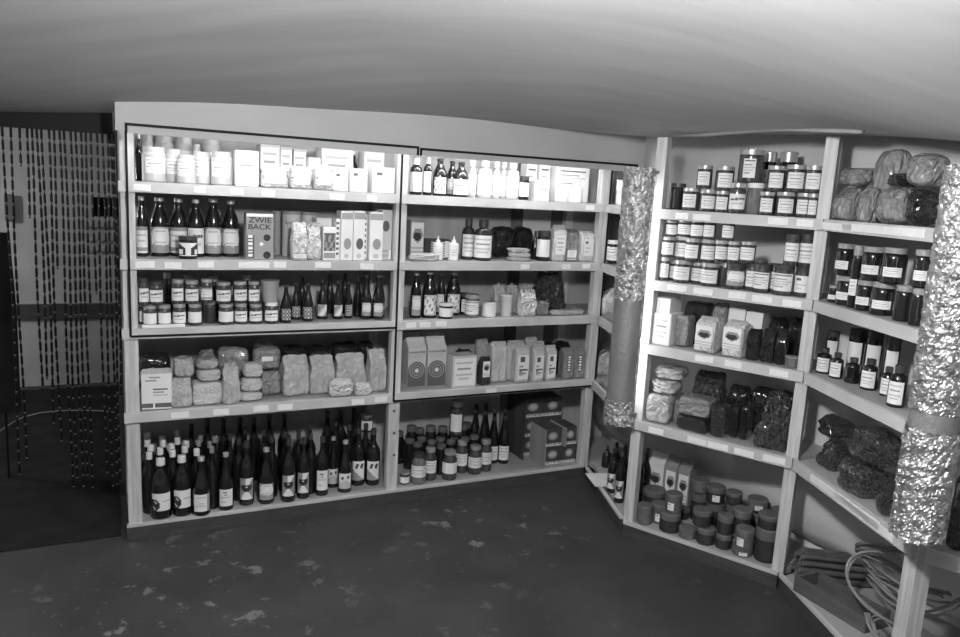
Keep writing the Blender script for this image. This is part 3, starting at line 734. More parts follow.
BX(1, 2, 338.6, 4, 219, .03, desc='thin white box edge-on', cat='box', m='box_white', pr='stripe', name='thin_box')
for i, (cx, w_, top, dk) in enumerate(((347, 12.5, 211, 0), (361.3, 12, 211, 1), (378, 14, 212, 0))):
    o, wm, dp, h = BX(1, 2, cx, w_, top, .02, desc='tall white box with oval emblem', cat='box', m='box_white', pr=None, name='oval_box', dd=.09)
    link('oval_print', lathe('oval_print', [(1, 0), (1, .001), (.0, .001)], 'print_dark' if dk else 'print_gray', 20), o, loc=(wm*.05, -dp/2, h*.34), rot=(math.pi/2, 0, 0), scale=(wm*.30, h*.115, 1))
    link('top_band', box_mesh('top_band', (-wm*.46, -dp/2-.0008, h*.84), (wm*.46, -dp/2, h*.97), 'print_gray'), o)
    link('seal_print', lathe('seal_print', [(1, 0), (1, .001), (0, .001)], 'print_light', 14), o, loc=(0, -dp/2, h*.09), rot=(math.pi/2, 0, 0), scale=(wm*.2, h*.05, 1))
for dd_ in (0,):
    BX(1, 2, 369, 4, 214, .05, desc='narrow striped box', cat='box', m='box_light', pr='stripe', name='striped_box')
o, wm, dp, h = BX(1, 2, 391, 11, 210, .05, desc='grey box with dark oval high up', cat='box', m='box_light', pr='stripe', frac=(.02, .2), name='oval_box', dd=.09)
link('oval_print', lathe('oval_print', [(1, 0), (1, .001), (0, .001)], 'print_dark', 20), o, loc=(-wm*.1, -dp/2, h*.68), rot=(math.pi/2, 0, 0), scale=(wm*.34, h*.11, 1))
# ---------------- left bay, third shelf
JL = dict(cat='jar', name='preserve_jar', glass='glass_jar', capm='lid_metal')
R('jar', 1, 3, 140.5, 8, 303, .09, desc='half-hidden jar at post', lab='plain', **JL)
for i, (cx, w_, top, lb) in enumerate(((150, 13, 305, 'plain'), (164.5, 12.5, 304.5, 'plain'), (179.5, 13, 303.5, 'script'), (195, 13.5, 303.5, 'plain'), (226, 15, 303.5, 'plain'),
                                       (241, 12.5, 303, 'script'), (255.5, 13, 303.5, 'script'))):
    R('jar', 1, 3, cx, w_, top, .03, desc='small labelled jar', lab=lb, ang=2.3, jit=.12, **JL)
R('jar', 1, 3, 209.7, 12.5, 301, .07, desc='unlabelled dark jar set back', lab=None, **{**JL, 'glass': 'glass_brown'})
R('jar', 1, 3, 271.5, 13.5, 302, .02, desc='white-capped jar under grey tub', lab='script', cat='jar', name='preserve_jar', glass='glass_jar', capm='lid_white', ang=2.3, jit=.05)
for cx, w_, top, dk in ((141, 10, 278, 0), (154, 13.5, 281, 0), (178.5, 12, 279, 0), (191.5, 13.5, 280, 0), (207, 12, 278.5, 1), (223.5, 15, 281.5, 0), (240, 13.5, 281, 0), (253.7, 11.5, 281, 0)):
    R('jar', 1, 3, cx, w_, top, .035, up=True, row='upper', desc='jar stacked on jars', lab='band' if dk else 'script', ang=2.2, jit=.2, **{**JL, 'capm': 'lid_dark' if cx < 160 else 'lid_metal'})
R('cup', 1, 3, 270, 18.5, 280, .02, up=True, row='upper', desc='grey tapered plastic tub', cat='tub', name='plastic_tub', glass='plastic_grey', capm='plastic_grey', lab=None)
for cx, top in ((169, 272), (188, 274), (246, 274), (214, 275)):
    R('jartall', 1, 3, cx, 13, top, .2, row='back', desc='tall dark jar', lab=None, **{**JL, 'glass': 'glass_dark'})
for cx, w_, top, d, lb in ((286, 11, 284.7, .03, 'plaid'), (296, 10, 283, .10, 'plaid'), (308, 11, 282.5, .05, 'plaid'), (322.5, 11, 280, .10, 'diag'), (338, 10, 281, .09, 'diag'), (348.5, 8, 281, .10, 'stripe'),
                           (358, 9, 278, .14, None), (368, 11.5, 275, .07, 'torn'), (380.5, 11.5, 274.5, .07, 'torn'), (391.5, 9, 275, .08, 'torn')):
    R('hock', 1, 3, cx, w_, top, d, desc='small dark bottle', cat='bottle', name='dark_bottle', capm='lid_dark', lab=lb, ang=1.8, jit=.15)
for cx, top in ((302, 277), (330, 274), (345, 273)):
    R('hock', 1, 3, cx, 10, top, .24, row='back', desc='dark unlabelled bottle', cat='bottle', name='dark_bottle', capm='lid_dark', lab=None)
P = onP(164, 325, (0, .005), (0, 1))
ps = link('paper_strip', box_mesh('paper_strip', (-.082, -.004, 0), (.082, .018, .012), 'paper', .002), loc=(P[0], .008, Z[3]+.0005)); tag(ps, 'white folded paper strip on lip of third shelf, left bay', 'paper')
# ---------------- left bay, fourth shelf
BG('paper', 1, 4, 158, 30, 368, .02, desc='big flour bag with dark band', cat='bag', m='bag_paper', pr='flour', dd=.09, name='flour_bag', prbox=(.03, .92, .9), fold=False)
BG('pillow', 1, 4, 154, 30, 352, .2, row='back', desc='dark plastic sack behind flour bag', cat='sack', m='bag_dark', dd=.1, name='dark_sack')
BG('sack', 1, 4, 186, 21, 377, .02, desc='clear packet standing beside flour bag', cat='packet', m='bag_clear', dd=.08, name='clear_packet')
BG('flat', 1, 4, 184.5, 20, 356, .03, up=True, row='upper', desc='bag lying on clear packet', cat='bag', m='bag_clear', dd=.09, name='clear_bag')
BG('brick', 1, 4, 210.5, 29, 380, .03, desc='plump pale block packet', cat='packet', m='bag_paper', dd=.1, name='block_packet', seed=2)
BG('loaf', 1, 4, 207, 23, 368, .03, up=True, row='upper', desc='small pale loaf packet', cat='packet', m='bag_paper', dd=.1, name='loaf_packet')
BG('loaf', 1, 4, 206, 22, 357, .03, up=True, row='upper', desc='shiny loaf packet on top of pile', cat='packet', m='bag_clear', dd=.1, name='loaf_packet', seed=1)
BG('sack', 1, 4, 234, 18, 366, .02, desc='grainy clear bag with tied neck', cat='bag', m='bag_clear', dd=.07, name='grain_bag', seed=3, knot=True)
BG('sack', 1, 4, 227, 14, 362, .1, row='back', desc='pale bag behind grain bag', cat='bag', m='bag_clear', dd=.07, name='clear_bag')
for cx, w_, top in ((255.5, 24, 390.5), (255, 22, 376.5), (251, 20, 362)):
    BG('loaf', 1, 4, cx, w_, top, .04, up=True, row='stacked' , desc={390.5: 'lowest small loaf packet', 376.5: 'middle small loaf packet', 362: 'topmost small loaf packet'}[top], cat='packet', m='bag_paper', dd=.07, name='loaf_packet')
BG('pillow', 1, 4, 273.5, 21, 370, .09, desc='grey plastic packet low in pile', cat='packet', m='bag_grey', dd=.09, name='grey_packet')
BG('pillow', 1, 4, 267, 27, 347, .09, up=True, row='upper', desc='grey plastic packet on pile', cat='packet', m='bag_grey', dd=.09, name='grey_packet', pr='plain', prbox=(.45, .65, .4))
BG('pillow', 1, 4, 237, 31, 345, .17, row='back', desc='tall dark grey bag', cat='bag', m='bag_grey', dd=.09, name='grey_bag')
BG('pillow', 1, 4, 217, 15, 348, .18, row='back', desc='dim grey bag', cat='bag', m='bag_grey', dd=.09, name='grey_bag')
BG('pillow', 1, 4, 260, 20, 338, .2, row='back', desc='dark shiny bag near shelf above', cat='bag', m='bag_grey', dd=.09, name='grey_bag')
for cx, w_, top, s in ((297, 28, 354, 0), (325, 26.5, 354, 1), (356, 33, 352, 2)):
    BG('sack', 1, 4, cx, w_, top, .07, desc='full clear plastic bag', cat='bag', m='bag_clear', dd=.1, name='clear_bag', seed=s)
BG('sack', 1, 4, 382, 19, 348, .04, desc='tall clear bag beside post', cat='bag', m='bag_clear', dd=.09, name='clear_bag', seed=1)
for cx, w_, top in ((296, 26, 344), (322, 24, 344), (362, 26, 340), (384, 16, 339)):
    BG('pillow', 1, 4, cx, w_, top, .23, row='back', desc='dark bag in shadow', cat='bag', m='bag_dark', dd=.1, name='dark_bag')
BG('loaf', 1, 4, 345.5, 26, 378, .0, desc='round white bag on shelf edge', cat='bag', m='bag_white', dd=.065, name='white_bag', seed=3)
BG('sack', 1, 4, 367, 17, 382, .0, desc='small crumpled white packet', cat='packet', m='bag_white', dd=.06, name='white_packet', seed=2)
# ---------------- left bay, bottom shelf: bottles
WH = dict(cat='bottle', name='capped_bottle', desc='dark bottle with white cap', capm='lid_white')
R('liter', 1, 5, 163.5, 20, 457, base=518.5, lab='blob', ang=1.9, jit=.02, **{**WH, 'desc': 'white-capped bottle with animal label'})
R('liter', 1, 5, 182.5, 18.5, 454, base=515.5, lab='blob', ang=1.9, jit=.02, **{**WH, 'desc': 'white-capped bottle with animal label'})
for cx, top in ((163.5, 451), (154, 450.5), (151.5, 445), (148, 440), (147, 433), (170, 452), (166.6, 446), (164, 440.7), (161.8, 435.6), (186.6, 452.8), (182.7, 448.8), (181.6, 443.5), (178.3, 437.8), (173.9, 430.4)):
    R('liter', 1, 5, cx, 14.5, top, H=.272, row='back', lab=None, **WH)
WB = dict(cat='bottle', name='wine_bottle', glass='glass_dark')
for cx, w_, top, base, lb, cap, kd in ((201, 17.5, 455, 515.5, 'tall', 'foilcap', 'hock'), (222.7, 15, 452.5, 511, 'zee', 'foilcap', 'hock'), (246.5, 15, 441, 506, 'cat', 'lid_dark', 'wine'), (266.3, 16, 447.5, 504.5, 'torn', 'foilcap', 'hock'),
                                   (288.6, 14, 439, 502.5, 'cat', 'lid_dark', 'wine'), (303.5, 13, 437.5, 499, 'cat', 'lid_dark', 'wine'), (320.5, 13, 436, 496, 'zee', 'lid_dark', 'wine'), (333, 11.5, 436.5, 488, 'face', 'foilcap', 'hock'),
                                   (345, 14, 440, 493, 'face', 'foilcap', 'hock'), (361.7, 14, 427.5, 485.5, 'leaf', 'lid_dark', 'wine'), (377.2, 14, 427.5, 484.5, 'leaf', 'lid_dark', 'wine')):
    R(kd, 1, 5, cx, w_, top, base=base, lab=lb, capm=cap, ang=1.9, jit=.06, desc={'tall': 'wine bottle with tall white label', 'zee': 'wine bottle with plain white label', 'cat': 'wine bottle with black-and-white label',
      'torn': 'wine bottle with ornate pale label', 'face': 'short bottle with dotted label', 'leaf': 'wine bottle with leaf label'}[lb], **WB)
for cx, top in ((202, 447), (197.4, 440.7), (196, 436), (214.6, 436.3), (218.5, 448.8), (230, 434), (238.8, 438.5), (245, 427.5), (264, 429.7), (271.9, 436), (285.4, 431.7), (289, 436), (298.6, 429), (302.4, 433.6), (317.5, 434.6),
                (310, 424), (336, 420), (353, 425), (367.4, 423)):
    R('wine', 1, 5, cx, 12, top, H=.292, row='middle', lab=None, capm='lid_dark' if cx > 222 else 'lid_metal', desc='unlabelled dark wine bottle', **WB)
for cx, top in ((190, 424), (207.5, 418.7), (223.4, 418.7), (240, 417.6), (254, 417.6), (269.4, 414.8), (284.5, 413.8), (327.8, 411), (341, 410), (354, 408), (362.7, 414)):
    R('wine', 1, 5, cx, 12, top, H=.315, row='back', lab=None, capm='lid_dark', desc='tall black bottle', **WB)
R('jar', 1, 5, 383, 13, 430, .2, row='back', desc='lower jar beside post', lab='plain', **JL)
R('jar', 1, 5, 384, 13, 412, .2, up=True, row='upper', desc='jar with pale label beside post', lab='plain', **JL)
# ---------------- middle bay, top shelf
CL = dict(cat='bottle', name='glass_bottle')
R('medicine', 2, 1, 416, 12, 158, .05, desc='dark bottle with blank white label at post', lab='plain', ang=3.0, jit=0, capm='lid_white', **CL)
R('medicine', 2, 1, 427.8, 9, 157, .05, desc='narrow dark bottle with white band', lab='plain', capm='lid_metal', **CL)
R('juice', 2, 1, 440, 14.5, 158.5, .05, desc='dark bottle with flowered label', lab='flower', capm='lid_dark', **CL)
R('juice', 2, 1, 452, 11, 161, .12, row='back', desc='brown bottle with torn label', lab='torn', capm='lid_dark', **CL)
R('juice', 2, 1, 461, 15.5, 162, .03, desc='dark bottle with wide white label', lab='lines', ang=2.6, jit=0, capm='lid_dark', **CL)
for cx, w_, top, d in ((473, 10, 160, .08), (484, 15, 160, .04), (496, 9, 161, .08), (503.5, 9, 162, .10), (513, 13, 162, .04)):
    R('medicine', 2, 1, cx, w_, top, d, desc='clear bottle with white label', lab='plain', ang=2.8, glass='glass_clear', capm='lid_white', **CL)
R('jarwide', 2, 1, 524, 10, 176, .02, desc='small dark jar with white label', cat='jar', lab='plain', capm='lid_dark', name='dark_jar', ang=2.6)
BX(2, 1, 539, 16.5, 181, .02, desc='plain white box', cat='box', m='box_white', name='white_box')
for cx in (528, 541): BX(2, 1, cx, 12, 164, .14, row='back', desc='white packet', cat='box', m='box_white', name='white_box', pr='text')
BX(2, 1, 569, 40, 168, .13, row='back', desc='large white carton', cat='carton', m='box_white', name='large_carton', pr='text', dd=.14, frac=(.4, .95))
R('medicine', 2, 1, 575.5, 13, 181, .03, desc='white plastic bottle before large carton', lab=None, glass='plastic_white', capm='lid_white', cat='bottle', name='plastic_bottle')
# ---------------- middle bay, second shelf
BX(2, 2, 417, 15, 220, .2, row='back', desc='grey box with round emblem', cat='box', m='box_grey', pr='emblem', name='grey_box')
BX(2, 2, 434, 23, 239, .13, row='back', desc='low dark carton behind droppers', cat='carton', m='box_dark', pr='stripe', name='dark_carton', dd=.1)
for cx in (438, 453.5): R('dropper', 2, 2, cx, 10.5, 236, .045, desc='white dropper bottle', cat='bottle', name='dropper_bottle', glass='plastic_white', capm='lid_white', lab='lines')
BG('flat', 2, 2, 424, 33, 253, -.004, desc='flat white paper bag on lip', cat='bag', m='bag_white', dd=.05, name='flat_bag')
R('medicine', 2, 2, 468.5, 13, 218.5, .09, row='back', desc='brown bottle with grey label', cat='bottle', name='brown_bottle', glass='glass_brown', capm='lid_dark', lab='lines', ang=2.5)
R('medicine', 2, 2, 483, 17.5, 219.5, .03, desc='stout brown bottle with big white label', cat='bottle', name='brown_bottle', glass='glass_brown', capm='lid_dark', lab='lines', ang=2.7, jit=0)
BG('pillow', 2, 2, 502, 23, 226, .2, row='back', desc='black plastic bag', cat='bag', m='bag_dark', dd=.1, name='black_bag')
BG('pillow', 2, 2, 521, 20, 226, .2, row='back', desc='black plastic bag', cat='bag', m='bag_dark', dd=.1, name='black_bag')
for i, top in enumerate((257, 252, 248)):
    BG('flat', 2, 2, 518.5, 25-i, top, .03, up=True, row='stacked', desc=('lowest', 'middle', 'topmost')[i]+' flat white packet', cat='packet', m='bag_white', dd=.08, name='flat_packet')
R('hock', 2, 2, 535, 7, 231, .12, desc='thin black bottle', cat='bottle', name='dark_bottle', lab=None, capm='lid_dark')
R('jarwide', 2, 2, 545.5, 13.5, 231, .05, desc='tall dark jar with white label low down', cat='jar', name='dark_jar', lab='plain', capm='lid_dark', ang=2.6, glass='glass_dark')
BG('paper', 2, 2, 559.5, 15, 226, .04, desc='pale gabled paper packet', cat='packet', m='bag_paper', pr='lines', dd=.07, name='paper_packet', fold=True)
BG('paper', 2, 2, 574.5, 14.5, 229, .05, desc='grey paper packet', cat='packet', m='bag_grey', pr='band', dd=.07, name='paper_packet', prbox=(.05, .4, .7))
BG('paper', 2, 2, 590.5, 16, 231, .03, desc='paper packet with white lower band', cat='packet', m='bag_paper', pr='tagbox', dd=.07, name='paper_packet')
# ---------------- middle bay, third shelf
for cx, w_, top, d, lb in ((416, 11, 272, .06, 'torn'), (429.5, 15, 271, .05, 'flower'), (441, 9, 273, .14, 'torn'), (453.5, 15, 272, .11, 'flower')):
    R('juice', 2, 3, cx, w_, top, d, desc='dark bottle with flowered label', cat='bottle', name='juice_bottle', capm='lid_metal', lab=lb, ang=1.9)
R('jarwide', 2, 3, 446, 14.5, 303, .015, desc='low white-labelled jar', cat='jar', name='low_jar', lab='plain', capm='lid_white', ang=2.8)
R('jarwide', 2, 3, 472, 14, 294, .03, desc='white jar with dark lid', cat='jar', name='low_jar', lab='text', capm='lid_metal', ang=2.8, glass='glass_mid')
R('jarwide', 2, 3, 463, 9, 293, .11, row='back', desc='dark jar', cat='jar', name='dark_jar', lab='lines', capm='lid_dark')
R('jarwide', 2, 3, 489, 14.5, 302, .03, desc='low pale jar with white lid', cat='jar', name='low_jar', lab='plain', capm='lid_white', ang=2.8, glass='plastic_white')
R('cup', 2, 3, 506.5, 14, 294, .03, desc='pale cup with printed side', cat='cup', name='printed_cup', glass='box_light', capm='lid_white', lab=None)
BG('sack', 2, 3, 527, 19.5, 289, .01, desc='bright white bag', cat='bag', m='bag_white', dd=.07, name='white_bag', seed=2)
for cx in (499, 511, 523): BG('sack', 2, 3, cx, 14, 284.5+.3*(cx-499)*.1, .11, row='back', desc='pale knotted bag', cat='bag', m='bag_clear', dd=.07, name='knotted_bag', knot=True)
BG('crisp', 2, 3, 549, 36, 272, .08, row='back', desc='heap of dark glossy cellophane bag', cat='bag', m='bag_crisp', dd=.16, name='cellophane_bag', seed=1)
BG('flat', 2, 3, 545, 16, 300, .03, desc='dark glossy packet', cat='packet', m='bag_grey', dd=.05, name='glossy_packet')
BG('flat', 2, 3, 562, 40, 309, .015, desc='flat foil-edged packet lying on shelf', cat='packet', m='bag_clear', dd=.08, name='flat_packet', turn=.1)
# ---------------- middle bay, fourth shelf
def carton(b, k, cx, w_, top, d=None, base=None, row='front', desc='', rings=True, m='box_light', word=None, dd=.08, name='drink_carton'):
    x, y, z, wm, h, dp = locate(b, k, cx, w_, top, d, base, False, dd)
    wm *= .97
    o = link(name, None, loc=(x, y, z), rot=(0, 0, BAY[b]['rot']+random.uniform(-.05, .05)))
    g = h*.80; t = h*.93; a = wm/2; q = dp/2
    v = [(-a, -q, 0), (a, -q, 0), (a, q, 0), (-a, q, 0), (-a, -q, g), (a, -q, g), (a, q, g), (-a, q, g), (-a, -.004, t), (a, -.004, t), (a, .004, t), (-a, .004, t)]
    f = [(3, 2, 1, 0), (0, 1, 5, 4), (1, 2, 6, 5), (2, 3, 7, 6), (3, 0, 4, 7), (4, 5, 9, 8), (6, 7, 11, 10), (5, 6, 10, 9), (7, 4, 8, 11), (8, 9, 10, 11)]
    link('body', mesh_from('body', v, f, [m]), o)
    link('top_seam', box_mesh('top_seam', (-a, -.004, t), (a, .004, h), m, .001), o)
    if rings:
        link('dark_panel', box_mesh('dark_panel', (-a*.98, -q-.0006, .002), (a*.98, -q, h*.30), 'print_dark'), o)
        R0 = min(a*.97, h*.27); c = (0, -q, h*.34)
        for i in range(7):
            rr = R0*(1-i*.135); m2 = 'print_dark' if i % 2 == 0 else 'print_gray'
            link('ring_print', lathe('ring_print', [(rr, 0), (rr, .0008+.0002*i), (0, .0008+.0002*i)], m2, 28), o, loc=c, rot=(math.pi/2, 0, 0))
        link('dot_print', lathe('dot_print', [(R0*.19, 0), (R0*.19, .0026), (0, .0026)], 'paper', 16), o, loc=c, rot=(math.pi/2, 0, 0))
        for i in range(3): link('line_print', box_mesh('line_print', (-a*.9, -q-.001, h*(.61+.03*i)), (a*(.8-.3*(i == 0)), -q, h*(.615+.03*i)), 'print_gray'), o)
        link('lettering', text_mesh('novovita', 'print_black', .012), o, loc=(0, -q-.001, h*.70), scale=(wm*.88, 1, h*.05))
    elif word:
        link('print', cached(('flat', word), lambda: patch_flat('print', BM[word])), o, loc=(0, -q-.001, h*.1), scale=(wm*.8, 1, h*.6))
    reg(o, b, k, cx, row, desc, 'carton', x, y, wm/2, z+h, hy=dp/2)
carton(2, 4, 414, 19.3, 337, base=387, desc='gabled carton with concentric circles'); carton(2, 4, 434, 20, 336, base=386, desc='gabled carton with concentric circles')
carton(2, 4, 411, 18, 332.5, .17, row='back', desc='plain gabled carton', rings=False); carton(2, 4, 430, 18, 332.5, .17, row='back', desc='plain gabled carton', rings=False)
BX(2, 4, 460.5, 27, 354, base=387.5, desc='squat white box', cat='box', m='box_light', pr='lines', dd=.1, name='squat_box')
BG('crisp', 2, 4, 463, 24, 348, .17, row='back', desc='dark cellophane bag behind squat box', cat='bag', m='bag_crisp', dd=.09, name='cellophane_bag')
BG('sack', 2, 4, 484, 13, 356, .03, desc='glossy clear packet with knots', cat='packet', m='bag_crisp', dd=.05, name='glossy_packet', pr='emblem', prbox=(.3, .85, .6))
BG('paper', 2, 4, 497, 18, 342, .07, desc='tall blank paper bag', cat='bag', m='bag_paper', dd=.07, name='paper_bag', fold=True)
BG('pillow', 2, 4, 481, 14, 338, .22, row='back', desc='rounded grey bag', cat='bag', m='bag_clear', dd=.08, name='grey_bag')
for cx, w_, top in ((520.5, 16, 346), (536.2, 13, 347), (549, 12, 346)):
    BG('paper', 2, 4, cx, w_, top, .03, desc='coffee-style paper bag with dark square', cat='bag', m='bag_paper', pr='bagtext', dd=.06, name='printed_bag', fold=True, prbox=(.1, .78, .75))
for cx, w_, top, d in ((510.5, 12, 344.5, .10), (514, 20, 341, .19), (534, 14, 337.5, .22), (543, 13, 342, .14)):
    BG('paper', 2, 4, cx, w_, top, d, row='back', desc='pale paper bag', cat='bag', m='bag_paper', dd=.06, name='paper_bag', fold=True)
BG('paper', 2, 4, 557, 8, 348, .14, desc='dark narrow bag', cat='bag', m='bag_dark', dd=.05, name='dark_bag')
for cx in (568.5, 582.5): BG('paper', 2, 4, cx, 12.5, 347, .03, desc='dark bag with white strip label', cat='bag', m='bag_grey', pr='stick', dd=.07, name='dark_bag', prbox=(.25, .75, .35))
for cx in (560, 576): BG('pillow', 2, 4, cx, 16, 340, .17, row='back', desc='dark creased bag', cat='bag', m='bag_dark', dd=.09, name='dark_bag')
# ---------------- middle bay, bottom shelf
R('jar', 2, 5, 404.5, 10, 471.5, base=485, desc='tiny jar beside post', lab='plain', ang=2.6, **JL)
R('jartall', 2, 5, 418.7, 15, 452.5, base=485, desc='jar with pale grain and white label', lab='lines', ang=2.6, jit=0, cat='jar', name='preserve_jar', glass='glass_mid', capm='lid_dark')
R('jartall', 2, 5, 449.6, 15, 450, base=481, desc='jar with big white label at front', lab='plain', ang=2.7, jit=0, cat='jar', name='preserve_jar', glass='glass_jar', capm='lid_metal')
R('jartall', 2, 5, 474.7, 14, 445, base=475, desc='jar with white label near bottles', lab='lines', ang=2.5, jit=0, cat='jar', name='preserve_jar', glass='glass_jar', capm='lid_metal')
for cx, top in ((431, 447), (462, 440), (485.5, 439.6)):
    R('jartall', 2, 5, cx, 13, top, H=.17, row='middle', desc='half-hidden labelled jar', lab='lines', ang=2.4, **JL)
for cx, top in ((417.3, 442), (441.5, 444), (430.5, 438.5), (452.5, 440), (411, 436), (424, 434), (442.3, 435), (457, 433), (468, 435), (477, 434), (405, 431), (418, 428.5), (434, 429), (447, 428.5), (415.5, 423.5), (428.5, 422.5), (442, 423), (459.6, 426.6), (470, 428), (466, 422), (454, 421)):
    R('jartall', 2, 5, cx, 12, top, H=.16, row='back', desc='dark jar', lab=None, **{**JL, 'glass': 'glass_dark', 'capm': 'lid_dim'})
R('jar', 2, 5, 456, 13.5, 400, .22, up=True, row='upper', desc='jar standing on other jars', lab='plain', **JL)
for cx, top in ((469, 405), (476, 408.5), (479.5, 404), (484.2, 412), (487.7, 408.5), (497, 411)):
    R('hock', 2, 5, cx, 10.5, top, H=.285, row='back', desc='slim dark bottle', cat='bottle', name='dark_bottle', capm='lid_dark', lab=None)
for cx, w_, top, base in ((492.4, 10, 416.6, 463), (504, 11, 415.8, 464)):
    R('hock', 2, 5, cx, w_, top, base=base, desc='slim bottle with white label', cat='bottle', name='dark_bottle', capm='lid_dark', lab='lines', ang=2.2, jit=0)
# cardboard trays of jars
def tray(name, label, x0, x1, y0, y1, z0, z1, flap=True):
    o = link(name, None, loc=((x0+x1)/2, y0, z0)); a = (x1-x0)/2; h = z1-z0; dp = y1-y0
    link('body', box_mesh('body', (-a, .004, 0), (a, dp, h*.97), 'box_dark', .002), o)
    link('front_strip', box_mesh('front_strip', (-a, -.0005, h*.02), (a, .004, h*.17), 'box_light'), o)
    link('print', patch_flat('print', ["k.kk.k.kk.kk", "............"]), o, loc=(0, -.001, h*.05), scale=(a*1.7, 1, h*.09))
    link('oval_print', lathe('oval_print', [(1, 0), (1, .001), (0, .001)], 'print_gray', 20), o, loc=(a*.05, .004, h*.55), rot=(math.pi/2, 0, 0), scale=(a*.52, h*.22, 1))
    link('oval_print', lathe('oval_print', [(1, 0), (1, .0016), (0, .0016)], 'print_light', 16), o, loc=(a*.05, .004, h*.56), rot=(math.pi/2, 0, 0), scale=(a*.34, h*.12, 1))
    if flap: link('side_flap', box_mesh('side_flap', (-a-.004, -.028, 0), (-a+.002, dp, h*1.02), 'card', .001), o)
    tag(o, label, 'carton', 'printed cartons on the bottom shelf')
    return o
q = lambda px, py, y: onP(px, py, (0, y), (0, 1))
xa, xb, xc = q(543, 455, .06)[0], q(562, 452, .06)[0], min(2.275, q(584, 450, .06)[0])
zh = .105
tray('printed_carton', 'printed dark carton, lower left of the front stack, bottom shelf', xa, xb-.002, .06, .20, Z[5]+.0005, Z[5]+zh)
tray('printed_carton', 'printed dark carton, lower right of the front stack, bottom shelf', xb, xc-.01, .06, .20, Z[5]+.0005, Z[5]+zh, False)
tray('printed_carton', 'printed dark carton, upper left of the front stack, bottom shelf', xa-.004, xb-.008, .06, .20, Z[5]+zh+.001, Z[5]+2*zh)
tray('printed_carton', 'printed dark carton, upper right of the front stack, bottom shelf', xb+.002, xc-.01, .06, .20, Z[5]+zh+.001, Z[5]+2*zh)
xa2, xb2, xc2 = q(523, 410, .23)[0], q(543, 408, .23)[0], min(2.262, q(563, 405, .23)[0])
for i, (zz, nm) in enumerate(((Z[5]+.0005, 'lowest'), (Z[5]+zh+.006, 'middle'), (Z[5]+2*zh+.012, 'top'))):
    tray('printed_carton', 'printed dark carton, left of the rear stack, %s layer' % nm, xa2, xb2-.002, .23, .372, zz, zz+zh+.005, False)
    tray('printed_carton', 'printed dark carton, right of the rear stack, %s layer' % nm, xb2, xc2, .23, .372, zz, zz+zh+.005, False)
b0 = onZ(521, 468, Z[5]); 
cb = link('cardboard_sheet', None, loc=(xa2-.012, .20, Z[5]+.0005)); tag(cb, 'dark ribbed cardboard sheet standing beside the rear carton stack', 'cardboard')
for i in range(4): link('panel', box_mesh('panel', (-.006+.0012*(i % 2), -.03+i*.052, 0), (.0+.0012*(i % 2), .02+i*.052, .335), 'card_dark'), cb)
# ---------------- corner bay
for top in (192, 180): R('jarwide', 3, 1, 621, 10, top, .04, up=True, row='stacked', desc=('lower' if top == 192 else 'upper')+' white tub', cat='tub', name='white_tub', glass='plastic_white', capm='lid_white', lab=None)
R('jarwide', 3, 2, 613, 12, 240, .03, desc='dark jar with white label', cat='jar', name='dark_jar', lab='lines', capm='lid_white', ang=2.6)
BG('sack', 3, 3, 612, 15, 287, .03, desc='tall clear bag', cat='bag', m='bag_clear', dd=.12, name='clear_bag')
BG('sack', 3, 4, 605, 17, 349, .05, desc='slanted clear bag', cat='bag', m='bag_clear', dd=.12, name='clear_bag')
for cx, w_, top, base in ((612, 11, 446, 503), (619, 10, 449, 512)):
    R('wine', 3, 5, cx, w_, top, base=base, desc='dark bottle with label', cat='bottle', name='dark_bottle', lab='cat', capm='lid_dark')
for cx, top in ((607, 445), (616, 441), (624, 444)):
    R('wine', 3, 5, cx, 10, top, .09, row='back', desc='dark bottle', cat='bottle', name='dark_bottle', lab=None, capm='lid_dark')
P = onZ(601, 480, Z[5]); ps = link('paper_sheet', box_mesh('paper_sheet', (-.06, -.09, 0), (.06, .09, .003), 'paper'), loc=(P[0], P[1], Z[5]+.0005), rot=(0, 0, -.3)); tag(ps, 'white paper sheet lying on bottom shelf of corner bay', 'paper')
# ---------------- angled bay, top shelf
JA = dict(cat='jar', name='preserve_jar', glass='glass_jar', capm='lid_metal', ang=1.7)
R('jarwide', 4, 1, 669, 15, 183, .06, desc='plain black jar at left post', lab=None, **{**JA, 'glass': 'glass_dark', 'capm': 'lid_dark'})
for cx, w_, top in ((691, 17, 188), (708.5, 16.5, 190), (723, 14, 191), (768, 15, 192), (784, 18.5, 192), (804.5, 18.5, 193), (820.5, 10, 194)):
    R('jarwide', 4, 1, cx, w_, top, .03, desc='low jar with white label', lab='lines', **JA)
R('jar', 4, 1, 739, 16, 183, .02, desc='jar with looped white label', lab='script', **{**JA, 'ang': 2.4})
R('jarwide', 4, 1, 756, 17, 183, .035, desc='taller unlabelled jar', lab=None, **{**JA, 'glass': 'glass_mid', 'capm': 'lid_white'})
for cx, w_, top in ((703.5, 15, 165.5), (724, 18, 166.5), (778, 17, 166), (798, 19.5, 165), (818, 17, 166)):
    R('jarwide', 4, 1, cx, w_, top, .035, up=True, row='upper', desc='jar stacked on low jars', lab='lines', **JA)
R('jarwide', 4, 1, 749.5, 24, 150, .04, up=True, row='upper', desc='big dark jar with square label', lab='text', **{**JA, 'ang': 1.0})
for cx, w_, top in ((767, 14, 152), (786, 17, 152)): R('jarwide', 4, 1, cx, w_, top, .2, row='back', desc='tall dark jar', lab='lines', **{**JA, 'glass': 'glass_dark'})
